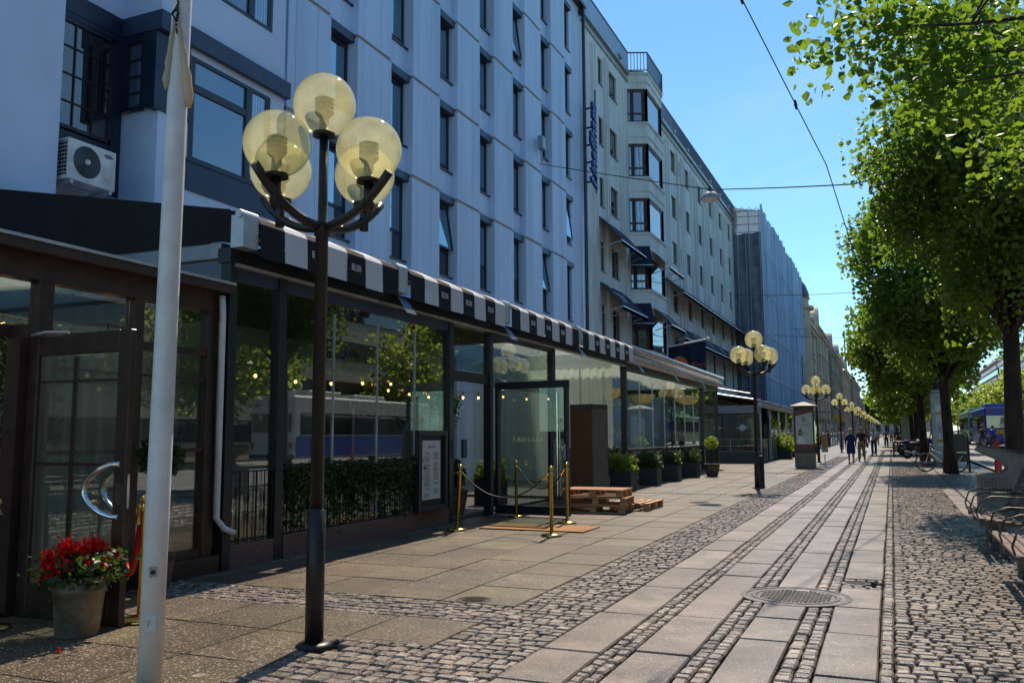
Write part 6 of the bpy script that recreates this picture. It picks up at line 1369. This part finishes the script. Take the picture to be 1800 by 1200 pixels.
    if dress:
        MB().lathe([(.20*k, .50*k), (.205*k, .62*k), (.20*k, .80*k), (.185*k, .96*k), (.16*k, 1.10*k), (.175*k, 1.25*k), (.185*k, 1.36*k), (.13*k, 1.44*k), (.06*k, 1.475*k)], (0, 0, 0), 24, 1.0, .72, cap=False).build('dress', top, t, True)
        for A_ in (LA, RA): skinned('sleeve', [[(A_[0][0]*.85, A_[0][1], A_[0][2], .062*k), (A_[1][0], A_[1][1], A_[1][2], .052*k), (A_[1][0]*.3+A_[2][0]*.7, A_[1][1]*.3+A_[2][1]*.7, A_[1][2]*.3+A_[2][2]*.7, .042*k)]], top, t, sub)
    else:
        skinned('shirt', [[(T[0][0], T[0][1], T[0][2]+.0*k, .125*k), (*T[1][:3], .125*k), (*T[2][:3], .143*k), (T[3][0], T[3][1], T[3][2]-.01*k, .105*k)], [3, (*LA[0][:3], .062*k), tuple([*[LA[0][i]*.3+LA[1][i]*.7 for i in range(3)], .052*k])], [3, (*RA[0][:3], .062*k), tuple([*[RA[0][i]*.3+RA[1][i]*.7 for i in range(3)], .052*k])]], top, t, sub)
        e2 = 2 if shorts else 4
        skinned('trousers', [[(0, 0, T[0][2]-.01*k, .125*k)], [0]+[(*p[:3], p[3]+.022*k) for p in LL[:e2]], [0]+[(*p[:3], p[3]+.022*k) for p in RL[:e2]]], low, t, sub)
    sh = MB()
    for p, q in ((LL[3], LL[4]), (RL[3], RL[4])): sh.sphere(((p[0]+q[0])/2, (p[1]+q[1])/2-.01, max(.03, (p[2]+q[2])/2-.02)), .06*k, 10, 6, .75, 2.0, .6)
    sh.build('shoes', 'black', t, True)
    if bag: MB().tube([(.0, -.13*k, 1.42*k), (.16*k, -.14*k, 1.1*k), (.26*k, 0, .85*k)], .012, 6).sphere((.27*k, .02, .82*k), .13*k, 12, 8, .5, 1, 1).build('bag', bag, t, True)
    return t
person(-1.78, 43.36, R(4), 'white haired woman in a long dark blue dress walking towards the camera', h=1.62, hair='hair_white', top='blue_dress', dress=True, stride=.10, armf=(.2, -.2), sub=2)
person(-1.42, 46.7, R(-6), 'fair haired person in dark top and khaki trousers walking beside the woman in blue', h=1.70, hair='hair_blond', top='dark_top', low='khaki', stride=.18, armf=(.9, -.3), sub=2, bag='dark_top')
crowd = [(-1.05, 58, 180, 'pale_cloth', 'denim', 'person in a pale shirt just behind the fair haired walker, back turned', 'hair_blond'), (-2.05, 72, 0, 'red_cloth', 'denim', 'person in a red top between the lamp posts', 'hair_blond'), (-.5, 86, 180, 'cabinet', 'black', 'person in a grey jacket and black trousers walking away in the middle of the avenue', 'hair_dark'), (.55, 90, 180, 'dark_top', 'black', 'person in dark clothes to the left of the man in the lilac shirt', 'hair_dark'), (1.0, 88, 180, 'lilac', 'denim', 'man in a lilac shirt and dark jeans walking away on the right of the paving', 'hair_dark'), (-4.6, 92, 0, 'pale_cloth', 'denim', 'person in a pale blue top near the kiosk and the stone wall', 'hair_dark'), (-5.6, 88, 180, 'dark_top', 'denim', 'person in dark red beside the pale blue one near the stone wall', 'hair_dark'), (-3.95, 79, 170, 'white_cloth', 'white_cloth', 'person all in white behind the fourth lamp post', 'hair_dark'), (-3.5, 84, 180, 'lilac', 'white_cloth', 'person in a lilac top next to the one in white', 'hair_dark'), (-1.4, 96, 0, 'white_cloth', 'khaki', 'distant person in a white shirt left of the grey jacket', 'hair_blond'), (2.0, 118, 180, 'red_cloth', 'denim', 'far off person in a red top near the tree row', 'hair_dark'), (1.4, 112, 0, 'white_cloth', 'denim', 'far off person in a white top near the tree row', 'hair_blond'), (-.1, 120, 0, 'pale_cloth', 'black', 'far off person in pale clothes at the middle of the avenue', 'hair_dark'), (-2.6, 108, 0, 'khaki', 'denim', 'far off person in a khaki top behind the woman in blue', 'hair_dark'), (.4, 140, 180, 'dark_top', 'denim', 'tiny dark figure farthest up the avenue', 'hair_dark'), (2.45, 62, 0, 'pale_cloth', 'denim', 'person in pale blue half hidden behind the second trunk', 'hair_blond')]
for i, (x, y, rz, top, low, lab, hair) in enumerate(crowd):
    person(x, y, R(rz+7*math.sin(i*2)), lab, h=1.66+.05*math.sin(i*3), hair=hair, top=top, low=low, stride=.12+.06*math.sin(i), armf=(.4*math.sin(i), -.4*math.sin(i)), grp='people farther up the avenue')
person(-8.4, 22.6, R(60), 'dark silhouette of a person behind the curtain glass, right of the tall cabinet', h=1.8, top='black', low='black', z=.2)
def cyclist(x, y, rz, label, top, hair='hair_dark'):
    z = rz_(y); bicycle(x, y, rz, 'bicycle under the '+label.replace(' and pale cap', ''), 'moving bicycles', 'black', z)
    c, s = math.cos(rz), math.sin(rz)   # bicycle points along local +x; the rider faces that way
    person(x-.22*c, y-.22*s, rz+R(90), label, h=1.7, top=top, low='denim', hair=hair, grp='cyclists on the road', z=z, pose='cycle')
cyclist(6.15, 66, R(100), 'cyclist in a blue top left of the blue bus', 'blue_paint'); cyclist(5.6, 67, R(100), 'cyclist in a dark jacket leftmost on the road', 'dark_top'); cyclist(7.15, 66, R(100), 'cyclist in a lilac shirt and pale cap right behind the blue bus', 'lilac', 'hair_white')
person(14.0, 92, R(90), 'person in blue beyond the thick trunk at the right edge', h=1.75, top='blue_paint', low='denim', z=rz_(92))
# tables and bottles glimpsed inside
for k in range(3): cafe_table(-8.2, 9.4+k*1.6, .14, ('nearest', 'middle', 'farthest')[k]+' pale table behind the left glass front of the dark pavilion', 'tables behind the left glass')
